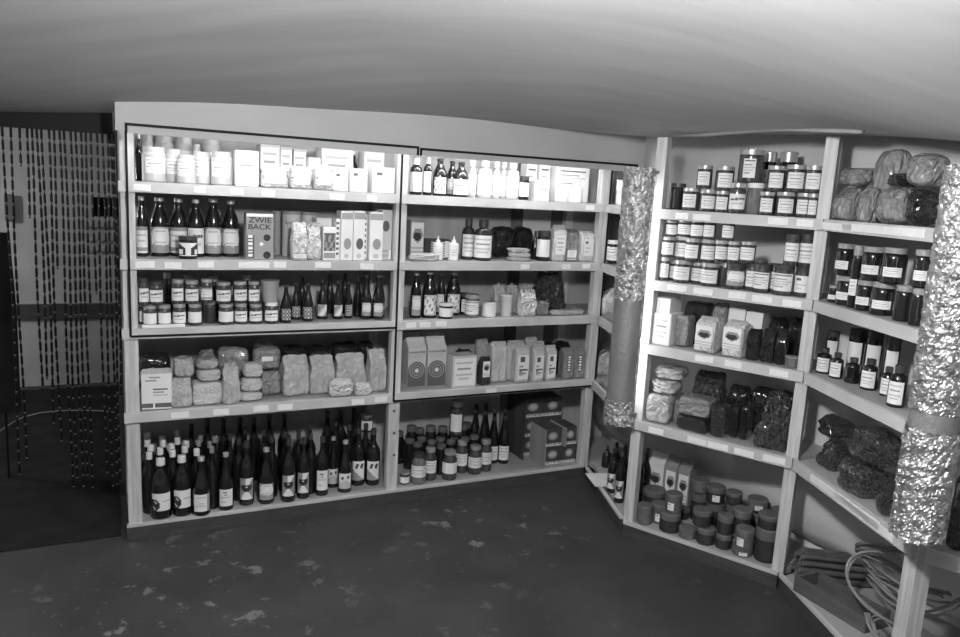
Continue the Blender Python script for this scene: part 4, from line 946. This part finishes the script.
# ---------------- angled bay, second shelf
for cx, w_, top, d, lb in ((660, 10, 256, .05, 'lines'), (670, 13, 260, .05, 'lines'), (683, 17, 260, .03, 'lines'), (697.5, 13, 262, .05, 'lines'), (710, 18.5, 263, .02, 'lines'), (723.5, 9, 262, .06, None), (736.5, 18.5, 263, .03, 'torn'),
                           (751, 12, 263, .05, 'lines'), (763.5, 16, 264, .03, 'text'), (776.5, 12, 264, .05, 'lines'), (789, 19.5, 265, .02, 'text'), (807, 16, 268, .04, 'tagbox')):
    R('jarwide', 4, 2, cx, w_, top, d, desc='labelled jar in bottom tier', lab=lb, **{**JA, 'ang': 2.2, 'capm': 'lid_metal' if cx < 730 else 'lid_dark'})
for cx, w_, top in ((664, 13, 236), (677, 16, 236), (691.5, 14, 238), (705, 16, 239), (719, 13, 240), (731.5, 12, 241), (745, 15, 241)):
    R('jarwide', 4, 2, cx, w_, top, .04, up=True, row='middle', desc='labelled jar in second tier', lab='lines', **{**JA, 'ang': 2.2})
for cx, w_ in ((665, 12), (680, 14), (693.5, 13), (706, 12), (726, 12)):
    R('jarwide', 4, 2, cx, w_, 219.5, .05, up=True, row='upper', desc='labelled jar in top tier', lab='lines', **{**JA, 'ang': 2.2})
for cx, w_ in ((792.5, 14), (807.5, 18)):
    R('jarwide', 4, 2, cx, w_, 234, .03, up=True, row='upper', desc='stacked jar at right post', lab='lines', **{**JA, 'ang': 2.2, 'capm': 'lid_dark'})
# ---------------- angled bay, third shelf
BX(4, 3, 661, 19, 311, base=345, desc='white box at left post', cat='box', m='box_white', pr='lines', dd=.13, name='white_box')
BX(4, 3, 668, 15, 297, .05, up=True, row='upper', desc='white box lying on box', cat='box', m='box_white', pr=None, dd=.12, name='white_box')
BG('brick', 4, 3, 685, 14, 314, .06, desc='dark upright packet', cat='packet', m='bag_grey', dd=.08, name='dark_packet')
BG('brick', 4, 3, 690, 26, 300, .14, row='back', desc='dark packet', cat='packet', m='bag_dark', dd=.1, name='dark_packet')
BG('pillow', 4, 3, 713, 17, 301, .14, row='back', desc='glossy grey bag', cat='bag', m='bag_grey', dd=.08, name='grey_bag')
BG('paper', 4, 3, 709, 21, 318, .02, desc='white bag with dark emblem', cat='bag', m='bag_white', pr='emblem', dd=.12, name='emblem_bag', prbox=(.2, .8, .8), fold=True)
BG('paper', 4, 3, 741.5, 21, 322, .02, desc='white bag with dark emblem', cat='bag', m='bag_white', pr='emblem', dd=.12, name='emblem_bag', prbox=(.25, .85, .85), fold=True)
for cx, top in ((732, 306), (757, 311)):
    BX(4, 3, cx, 17, top, .16, row='back', desc='white box', cat='box', m='box_white', pr=None, dd=.1, name='white_box')
for cx, w_ in ((769, 14), (782.5, 13.5), (795, 10)): BG('sack', 4, 3, cx, w_, 330, .04, desc='dark glossy bag', cat='bag', m='bag_dark', dd=.07, name='dark_bag')
for cx in (776, 793): BG('pillow', 4, 3, cx, 19, 316, .2, row='back', desc='black bag', cat='bag', m='bag_dark', dd=.09, name='black_bag')
R('tin', 4, 3, 797, 14, 357, base=369, desc='small flat tin before dark bags', cat='tin', name='flat_tin', glass='tin_mid', capm='lid_grey', lab=None)
# ---------------- angled bay, fourth shelf
BG('brick', 4, 4, 654, 24, 391, .02, desc='pale mesh bag at left post', cat='bag', m='bag_clear', dd=.12, name='pale_bag')
BG('brick', 4, 4, 671, 7, 395, .08, desc='narrow grey packet', cat='packet', m='bag_grey', dd=.1, name='grey_packet')
BG('flat', 4, 4, 657, 27, 376, .04, up=True, row='upper', desc='pale bag lying on pile', cat='bag', m='bag_clear', dd=.14, name='pale_bag')
BG('flat', 4, 4, 664, 30, 363.5, .06, up=True, row='upper', desc='topmost pale lumpy bag', cat='bag', m='bag_clear', dd=.14, name='pale_bag')
BG('brick', 4, 4, 685.5, 33, 412, base=431, desc='dark shrink-wrapped round pack', cat='packet', m='bag_dark', dd=.13, name='wrapped_pack')
BG('brick', 4, 4, 686.5, 32, 393, .03, up=True, row='upper', desc='dark shrink-wrapped pack on pack', cat='packet', m='bag_grey', dd=.12, name='wrapped_pack')
BG('sack', 4, 4, 705, 32, 369, .15, row='back', desc='shiny bulging cellophane bag', cat='bag', m='bag_crisp', dd=.12, name='cellophane_bag')
BG('brick', 4, 4, 714, 15, 402, .03, desc='dark glossy noodle packet', cat='packet', m='bag_crisp', dd=.1, name='dark_packet')
for cx in (732, 747): BG('brick', 4, 4, cx, 8, 401+(cx-729)*.1, .07, desc='black noodle packet', cat='packet', m='bag_dark', dd=.12, name='dark_packet')
for cx, top in ((731, 382), (748, 383), (765, 386)): BG('pillow', 4, 4, cx, 22, top, .2, row='back', desc='black bag', cat='bag', m='bag_dark', dd=.1, name='black_bag')
BG('crisp', 4, 4, 779, 34, 390, .015, desc='sparkling cellophane bag at right post', cat='bag', m='bag_crisp', dd=.12, name='cellophane_bag', seed=2)
# ---------------- angled bay, bottom shelf
def sq(cx, w_, top, base=None, d=None, up=False, row='front', m='tin_dark', c='lid_dim', lab='tagbox', desc='squat dark jar'):
    return R('squat', 4, 5, cx, w_, top, d, base, up, row, desc, 'jar', m, c, lab, .8, 'squat_jar', .8, .5)
for cx, w_, top, base in ((639, 15, 503, 525), (654, 17, 506, 529), (669, 20, 512, 535), (682, 17.5, 526, 541.5), (701.5, 18, 526, 546), (718, 15.5, 531, 549), (733, 14, 529, 547), (745, 20, 545, 558), (769, 21, 541, 556)):
    sq(cx, w_, top, base, m='tin_mid' if cx in (639, 654, 682, 745) else 'tin_dark', lab='tagbox' if cx in (654, 733, 745) else None)
for cx, w_, top, d in ((673, 16, 492, .05), (701.5, 18, 508, .03), (718, 15, 513, .03), (735, 18, 509, .06), (746.5, 18, 528, .02), (769, 21, 527, .04), (769, 21, 513, .04)):
    sq(cx, w_, top, d=d, up=True, row='upper', desc='stacked squat jar' if top != 513 else 'topmost jar of three-high stack', m='tin_mid' if cx in (673, 746.5) else 'tin_dark', lab='tagbox' if cx in (673, 746.5) else None)
for cx, w_, top in ((650, 22, 487), (689, 12, 508), (700, 17, 491), (717, 18, 500), (731, 15, 502), (742, 15, 505), (756, 19, 512), (772, 16, 507)):
    sq(cx, w_, top, d=.22, row='back', desc='squat jar', lab=None)
for cx, w_, top in ((700, 17, 479), (717, 18, 484), (731, 15, 490), (756, 19, 497)):
    sq(cx, w_, top, d=.22, up=True, row='upper back', desc='squat jar', m='tin_mid' if cx in (700, 756) else 'tin_dark', lab='tagbox' if cx in (717, 756) else None)
for cx, w_, top, m_ in ((659, 17, 452, 'box_white'), (674, 13, 455, 'box_grey'), (686.5, 13, 459, 'box_grey')):
    carton(4, 5, cx, w_, top, .36, row='back', desc='gabled %s carton' % ('white' if m_ == 'box_white' else 'grey'), rings=False, m=m_, word='emblem', dd=.08)
for cx, top, d in ((641, 446, .2), (648, 449, .28), (636, 452, .14)):
    R('wine', 4, 5, cx, 10, top, d, row='back', desc='dark bottle behind left post', cat='bottle', name='dark_bottle', lab=None, capm='lid_dark')
# ---------------- right bay
BG('sack', 5, 1, 851, 31, 187, .03, desc='clear bag of grain at left post', cat='bag', m='bag_grey', dd=.1, name='grain_bag')
BG('flat', 5, 1, 854, 36, 168, .04, up=True, row='upper', desc='flat pale packet on grain bag', cat='packet', m='bag_grey', dd=.12, name='flat_packet')
BG('sack', 5, 1, 870, 20, 186, .03, desc='slanting clear packet', cat='packet', m='bag_grey', dd=.05, name='clear_packet', tilt=.08)
BG('pillow', 5, 1, 894, 38, 187, .03, desc='wide clear bag of grain', cat='bag', m='bag_grey', dd=.1, name='grain_bag')
BG('pillow', 5, 1, 924, 20, 189, .05, desc='dark bag by foil column', cat='bag', m='bag_dark', dd=.1, name='dark_bag')
BG('flat', 5, 1, 902, 26, 173, .06, up=True, row='upper', desc='dark flat packet between bags', cat='packet', m='bag_dark', dd=.1, name='flat_packet')
BG('loaf', 5, 1, 880, 36, 150, .07, up=True, row='upper', desc='rounded clear bag near ceiling', cat='bag', m='bag_grey', dd=.11, name='round_bag')
BG('loaf', 5, 1, 918, 34, 154, .05, up=True, row='upper', desc='rounded clear bag leaning to column', cat='bag', m='bag_grey', dd=.11, name='round_bag', tilt=.15)
for cx, w_, top in ((833.5, 10, 285), (847, 20, 276), (865, 17, 280), (883, 23, 282), (904, 18, 285), (917, 12, 288)):
    R('jarband', 5, 2, cx, w_, top, .03, desc='dark jar with narrow label', lab='lines' if cx < 900 else None, **{**JA, 'capm': 'lid_grey', 'ang': 1.6, 'glass': 'glass_dark'})
for cx, w_, top in ((843.5, 18, 243), (857.5, 10, 245), (869.5, 22, 246), (892, 23, 247), (919, 16, 249)):
    R('jarband', 5, 2, cx, w_, top, .035, up=True, row='upper', desc='stacked dark jar', lab='lines', **{**JA, 'capm': 'lid_grey', 'ang': 1.6, 'glass': 'glass_dark'})
for cx, w_, top, base in ((824, 14, 347, 376), (837, 12.5, 352, 381), (870, 16, 358, 393), (888, 13, 366, 399), (898, 17, 364, 411)):
    R('medicine', 5, 3, cx, w_, top, base=base, desc='dark flask with white label', cat='bottle', name='dark_flask', lab='lines', capm='lid_dark', ang=1.8, jit=.1)
R('medicine', 5, 3, 853, 14, 357, .08, desc='dark flask in shadow', cat='bottle', name='dark_flask', lab=None, capm='lid_dark')
for cx, w_, top in ((832, 12, 330), (857, 17, 328), (873, 16, 329), (891.5, 14, 334)):
    R('jarwide', 5, 3, cx, w_, top, .17, row='back', desc='tall jar with white label', lab='plain', **{**JA, 'glass': 'glass_dark', 'capm': 'lid_dark'})
BG('crisp', 5, 4, 836, 28, 438, .06, desc='dark cellophane bag', cat='bag', m='bag_crisp', dd=.12, name='cellophane_bag')
BG('sack', 5, 4, 836, 27, 414, .08, up=True, row='upper', desc='dim cellophane bag', cat='bag', m='bag_crisp', dd=.12, name='cellophane_bag')
BG('sack', 5, 4, 862, 44, 457, .015, desc='large crinkled cellophane bag', cat='bag', m='bag_crisp', dd=.13, name='cellophane_bag', seed=3)
BG('pillow', 5, 4, 875, 42, 425, .02, up=True, row='upper', desc='large crinkled cellophane bag lying on bag', cat='bag', m='bag_crisp', dd=.13, name='cellophane_bag', seed=1)
BG('loaf', 5, 4, 884, 16, 489, .01, desc='small cellophane packet at column foot', cat='packet', m='bag_crisp', dd=.06, name='cellophane_packet')
BG('sack', 6, 4, 966, 26, 474, .05, desc='dark cellophane bag', cat='bag', m='bag_crisp', dd=.1, name='cellophane_bag')
BG('pillow', 6, 3, 972, 20, 410, .08, desc='dark bag', cat='bag', m='bag_dark', dd=.1, name='dark_bag')
# sticks, trough and cane coils on the bottom shelf of the right bay
zf = Z[5]+.0005
A = onZ(793, 590, zf); Bq = onZ(864, 634, zf)
ax = Vector((Bq[0]-A[0], Bq[1]-A[1], 0)); Lx = ax.length; ax.normalize(); nr = Vector((-ax.y, ax.x, 0))
T = link('wooden_trough', None, loc=(A[0], A[1], zf), rot=(0, 0, math.atan2(ax.y, ax.x))); tag(T, 'long shallow dark wooden tray on bottom shelf of the right bay', 'tray')
TW = .13; TH = .06
for nm, lo, hi in (('front_board', (0, 0, 0), (Lx, .012, TH)), ('back_board', (0, TW-.012, 0), (Lx, TW, TH)), ('end_board', (0, .012, 0), (.012, TW-.012, TH)), ('end_board', (Lx-.012, .012, 0), (Lx, TW-.012, TH)), ('base_board', (.012, .012, 0), (Lx-.012, TW-.012, .008))):
    link(nm, box_mesh(nm, lo, hi, 'tray_wood'), T)
s0 = onZ(800, 578, zf+.02); s1 = onZ(862, 585, zf+.02)
sx = Vector((s1[0]-s0[0], s1[1]-s0[1], 0)).normalized(); sn = Vector((-sx.y, sx.x, 0))
SL = .26
sb = lathe('wood_stick', [(.0125, 0), (.013, .003), (.012, SL*.6), (.013, SL-.004), (.0125, SL)], 'stick', 9)
se = lathe('cut_end', [(.0105, -.0015), (.0105, .001)], 'stick_end', 9)
for j in range(4):
    for i in range(6-j):
        p = Vector((s0[0], s0[1], 0))+sn*(.022+.027*i+.0135*j)+sx*(random.uniform(-.012, .02)+.012*j)
        o = link('wood_stick', sb, loc=(p.x, p.y, zf+.0135+.0235*j), rot=(0, math.pi/2, math.atan2(sx.y, sx.x)))
        link('cut_end', se, o)
        tag(o, 'dark stick, %s from the front in the %s layer of the bundle, right bay' % (ORD[i+1], ('lowest', 'second', 'third', 'top')[j]), 'stick', 'bundle of dark sticks')
def cane(label, path, n, r, m, spread, seed, closed=False):
    """bundle of bent canes along picture points (x, y, depth into the bay)"""
    rd = random.Random(seed)
    T = link('cane_bundle', None); tag(T, label, 'cane')
    B = BAY[5]; K = []
    for x, y, d in path:
        p0 = B['p0']+B['n']*d; K.append(Vector(onP(x, y, p0, B['n'])))
    base = Vector((K[0].x, K[0].y, zf)); T.location = base
    for q_ in range(n):
        off = Vector([rd.uniform(-spread, spread) for _ in range(3)]); ph = rd.uniform(0, 6)
        pts = []
        for i in range(len(K)-1):
            a = K[max(0, i-1)]; b_ = K[i]; c_ = K[i+1]; e_ = K[min(len(K)-1, i+2)]
            for t in np.linspace(0, 1, 7)[:-1]:
                p = .5*((2*b_)+(c_-a)*t+(2*a-5*b_+4*c_-e_)*t*t+(3*b_-a-3*c_+e_)*t**3)
                w2 = Vector((math.sin(ph+len(pts)*.25), math.cos(ph*1.7+len(pts)*.21), math.sin(ph*2.3+len(pts)*.3)))*spread*.5
                p = p+off+w2; p.z = max(p.z, zf+r*1.1); pts.append(p-base)
        pts.append(K[-1]+off-base); pts[-1].z = max(pts[-1].z, r*1.1)
        link('cane', tube_mesh('cane', pts, r, m, 6), T)
cane('thick pale cane hoop curving down past the dark tray', [(900, 558, .22), (880, 552, .20), (862, 555, .17), (850, 566, .14), (850, 583, .11), (862, 602, .09), (880, 617, .08), (900, 627, .07)], 2, .0055, 'cane', .006, 1)
cane('bundle of thin canes looped against the wall', [(905, 575, .30), (880, 560, .30), (862, 553, .28), (858, 547, .25), (875, 546, .24), (905, 552, .25)], 6, .004, 'cane', .014, 2)
cane('sheaf of canes leaning low behind the post', [(868, 566, .26), (885, 578, .25), (905, 588, .24), (925, 592, .23), (945, 596, .22)], 7, .004, 'cane', .016, 3)
cane('loose coil of thin canes at the lower picture edge', [(866, 612, .055), (870, 630, .05), (885, 645, .06), (897, 636, .08), (884, 618, .075), (872, 620, .06), (876, 636, .055), (890, 648, .06)], 4, .0035, 'cane', .007, 4)
cane('dark cane curving on the shelf right of the post', [(868, 577, .2), (890, 600, .19), (920, 613, .2), (945, 611, .22), (962, 604, .24)], 3, .0045, 'cane', .012, 5)
# settle the goods: push overlapping neighbours apart on their shelf, keeping the front ones in place
def settle():
    G = {}
    for it in ITEMS: G.setdefault((it['b'], it['k']), []).append(it)
    for (b, k), L in G.items():
        B = BAY[b]
        for it in L:
            p = np.array([it['x'], it['y']])-B['p0']; it['s'] = p@B['u']; it['d'] = p@B['n']
            it['r'] *= 1.04 if it['o'].name.startswith('squat') else 1.0; it['hx'] = it['r']*(1.0 if it['hy'] is None else 1.03); it['hd'] = (it['hy'] or it['r'])*(1.0 if it['hy'] is None else 1.03)
            it['m'] = .15 if it['row'] in ('front', 'stacked') else (.5 if it['row'] == 'upper' else 1.0)
            it['s0'] = it['s']
        for _ in range(120):
            mv = False
            for i, a in enumerate(L):
                for c in L[i+1:]:
                    if min(a['zt'], c['zt'])-max(a['z0'], c['z0']) < .004: continue
                    ds, dd_ = c['s']-a['s'], c['d']-a['d']
                    if a['hy'] is None and c['hy'] is None:
                        D = math.hypot(ds, dd_) or 1e-6; o_ = a['r']+c['r']+.0012-D
                        if o_ <= 0: continue
                        vx, vy = ds/D, dd_/D
                        if a['row'] != c['row'] and abs(vy) < .5: vy = .6 if a['row'] == 'front' else -.6
                    else:
                        ox = a['hx']+c['hx']+.001-abs(ds); oy = a['hd']+c['hd']+.001-abs(dd_)
                        if ox <= 0 or oy <= 0: continue
                        if ox < oy: vx, vy, o_ = (1 if ds > 0 else -1), 0, ox
                        else: vx, vy, o_ = 0, (1 if dd_ > 0 else -1), oy
                    w1 = a['m']/(a['m']+c['m']); mv = True
                    a['s'] -= vx*o_*w1; a['d'] -= vy*o_*w1; c['s'] += vx*o_*(1-w1); c['d'] += vy*o_*(1-w1)
            for it in L:
                lo = (.012 if it['row'] not in ('front', 'stacked') else -.012)+it['hd'] if b < 3 else .021+it['hd']
                if it['row'] in ('front', 'stacked') and b < 3: lo = min(lo, it['d']) if it['d'] < lo else lo
                hi = BACKY-.014-it['hd'] if b < 3 else 1.0
                it['d'] = min(max(it['d'], lo), hi)
                if b < 3:
                    a0 = .056 if b == 1 else .04; a1 = B['L']-(.022 if b == 1 else .02)
                    it['s'] = min(max(it['s'], a0+it['hx']), a1-it['hx'])
                elif b in (4, 5) and it['d']-it['hd'] < .075:
                    a0 = .042 if b == 4 else -.03; a1 = B['L']-(.036 if b == 4 else .066)
                    it['s'] = min(max(it['s'], a0+it['hx']), a1-it['hx'])
            if not mv: break
        for it in L:
            p = B['p0']+B['u']*it['s']+B['n']*it['d']; it['x'], it['y'] = p
            it['o'].location.x, it['o'].location.y = p
settle()
# ================================================================ PASSAGE
BC = link('bead_curtain', None, loc=(-.25, .05, hz0)); tag(BC, 'curtain of dark bead strands hanging in the passage opening', 'curtain')
link('rail', box_mesh('rail', (-.5, -.012, -.012), (.235, .012, .0), 'black'), BC)
ST = [(3, 480), (10, 470), (20, 170), (26, 230), (31, 400), (37, 388), (42, 432), (48, 450), (53, 270), (59, 492), (64, 490), (70, 494), (75, 488), (80, 493), (85, 310), (91, 300), (96, 480), (102, 490), (107, 492), (111, 488), (114, 400)]
def strand(n, seed):
    rd = random.Random(seed); v = []; f = []; idx = []; z = 0.; sw = rd.uniform(0, 6)
    def bead(z0, z1, r, mi):
        base = len(v); seg = 6
        for zz, rr in ((z0, r*.7), (z0-(z0-z1)*.06, r), (z1+(z0-z1)*.06, r), (z1, r*.7)):
            ox = .003*math.sin(zz*5+sw)
            for k in range(seg): v.append((ox+rr*math.cos(2*math.pi*k/seg), rr*math.sin(2*math.pi*k/seg), zz))
        for i in range(3):
            for k in range(seg): f.append((base+i*seg+k, base+(i+1)*seg+k, base+(i+1)*seg+(k+1) % seg, base+i*seg+(k+1) % seg)); idx.append(mi)
        f.append(tuple(base+k for k in range(seg))); idx.append(mi); f.append(tuple(base+3*seg+k for k in range(seg))[::-1]); idx.append(mi)
    for i in range(n):
        L = rd.uniform(.033, .038); bead(z, z-L, .0046, 0); z -= L
        bead(z-.0005, z-.006, .0036, 1); z -= .0062
        bead(z-.0003, z-.006, .0028, 0); z -= .0064
    return mesh_from('strand', v, f, ['bead_dark', 'bead_light'], idx)
for i, (px, py) in enumerate(ST):
    P = onP(px, 130, (0, .05), (0, 1)); Q = onP(px+(py-130)*.02, py, (0, .05), (0, 1)); L = hz0-.012-max(.06, Q[2])
    link('strand', strand(max(2, int(L/.0481)), i), BC, loc=(P[0]+.25, 0, -.012))
# hall lamp, dark box on bracket, low shelf, floor cable
P = onP(106, 207, (0, .9), (0, 1))
db = link('meter_box', None, loc=(P[0], .9, P[2]-.045)); tag(db, 'black box mounted beside the shelving in the passage behind the beads', 'box')
link('body', box_mesh('body', (-.06, -.05, 0), (.06, .05, .09), 'black', .004), db); link('lid', box_mesh('lid', (-.056, -.054, .006), (.056, -.05, .084), 'black_matte', .001), db)
link('bracket', box_mesh('bracket', (.05, -.02, .02), (-P[0]+.06, .05, .06), 'black_matte'), db)
sh = link('passage_shelf', None, loc=(-.03, 1.15, 1.0)); tag(sh, 'small rack of pale boards in the passage under the black box', 'shelf')
for px_, zz in ((0, 228), (1, 242), (2, 252)):
    z_ = onP(113, zz, (0, 1.15), (0, 1))[2]-1.0
    link('board', box_mesh('board', (-.10, -.04, z_-.008), (.10, .04, z_+.008), 'box_light'), sh)
link('upright', box_mesh('upright', (.04, -.05, -1.0), (.09, .05, .36), 'black_matte'), sh)
P = onP(4, 300, (0, .6), (0, 1)); z0_, z1_ = 0, onP(4, 238, (0, .6), (0, 1))[2]
co = link('dark_coat', None, loc=(P[0]-.05, .9, 0)); tag(co, 'dark hanging cloth at the left picture edge behind the beads', 'cloth')
v = []; f = []
for j in range(13):
    t = j/12
    for i in range(17):
        a = 2*math.pi*i/16; r = .05+.02*t+.008*math.sin(3*a+4*t); v.append((r*math.cos(a), .6*r*math.sin(a), .35+(z1_-.35)*(1-t)))
for j in range(12):
    for i in range(16): f.append((j*17+i, (j+1)*17+i, (j+1)*17+i+1, j*17+i+1))
link('drape', mesh_from('drape', v, f, ['black_matte'], smooth=True), co)
link('hook_rod', lathe('hook_rod', [(.006, 0.), (.006, z1_+.0)], 'black', 8), co)
P = onP(9.5, 208, (0, 2.66), (0, 1)); hd = link('wall_switch', box_mesh('wall_switch', (-.03, -.02, -.09), (.03, .02, .09), 'print_dark', .012), loc=(P[0], 2.675, P[2])); tag(hd, 'dark oblong fitting on the passage wall seen between bead strands', 'fitting')
pts = [onZ(x, y, .006) for x, y in ((-25, 446), (0, 431), (12, 423), (24, 417), (40, 413), (57, 411), (80, 410.5), (102, 411), (118, 413))]
fc = link('floor_cable', tube_mesh('floor_cable', pts, .005, 'cable', 6)); tag(fc, 'thin pale cable curving across the dark passage floor', 'cable')
mt = link('dark_floor', box_mesh('dark_floor', (-2.4, .06, 0.0005), (-.03, 2.6, .006), 'black_matte')); tag(mt, 'thin dark sheet covering the floor of the passage', 'mat')  # thin near-black sheet, makes the passage floor darker than the room floor
# lamps out of view: bulb in the passage, bulb in the room behind the photographer
def bulb(name, label, c, r, m, cord):
    o = link(name, None, loc=c); tag(o, label, 'lamp')
    link('globe', lathe('globe', [(.02, -1.0*r)]+[(r*math.sin(math.pi*(.08+.9*i/9)), -r*math.cos(math.pi*(.08+.9*i/9))) for i in range(10)], m, 18), o)
    link('socket', lathe('socket', [(.02, r*.96), (.02, r+.05)], 'black', 10), o)
    link('cord', lathe('cord', [(.004, r+.05), (.004, cord)], 'black', 6), o)
bulb('passage_lamp', 'glowing globe bulb in the passage', (-1.5, 1.5, 1.5), .06, 'bulb_hall', ceil_z(-1.5, 1.5)-1.5)
bulb('room_lamp', 'glowing globe bulb in the room behind the camera', (.42, -2.32, 1.91), .08, 'bulb_room', ceil_z(.42, -2.32)-1.91)
# ================================================================ LABELS
from collections import defaultdict
grp = defaultdict(list)
for it in ITEMS: grp[(it['b'], it['k'], it['row'], it['desc'])].append(it)
for (b, k, row, desc), L in grp.items():
    L.sort(key=lambda t: t['cx'])
    where = '%s shelf of %s' % (SHN[k], BN[b])
    for i, it in enumerate(L):
        if len(L) == 1: lab = '%s, %s' % (desc, where) if row in ('front', 'stacked') else '%s, %s row, %s' % (desc, row, where)
        elif row in ('front', 'stacked'): lab = '%s, %s from left, %s' % (desc, ORD[i+1], where)
        else: lab = '%s, %s from left in %s row, %s shelf, %s' % (desc, ORD[i+1], row, SHN[k], BN[b])
        tag(it['o'], lab, it['cat'], it['group'] or ('%s things on the %s' % (it['cat'], where) if len(L) > 1 else None))
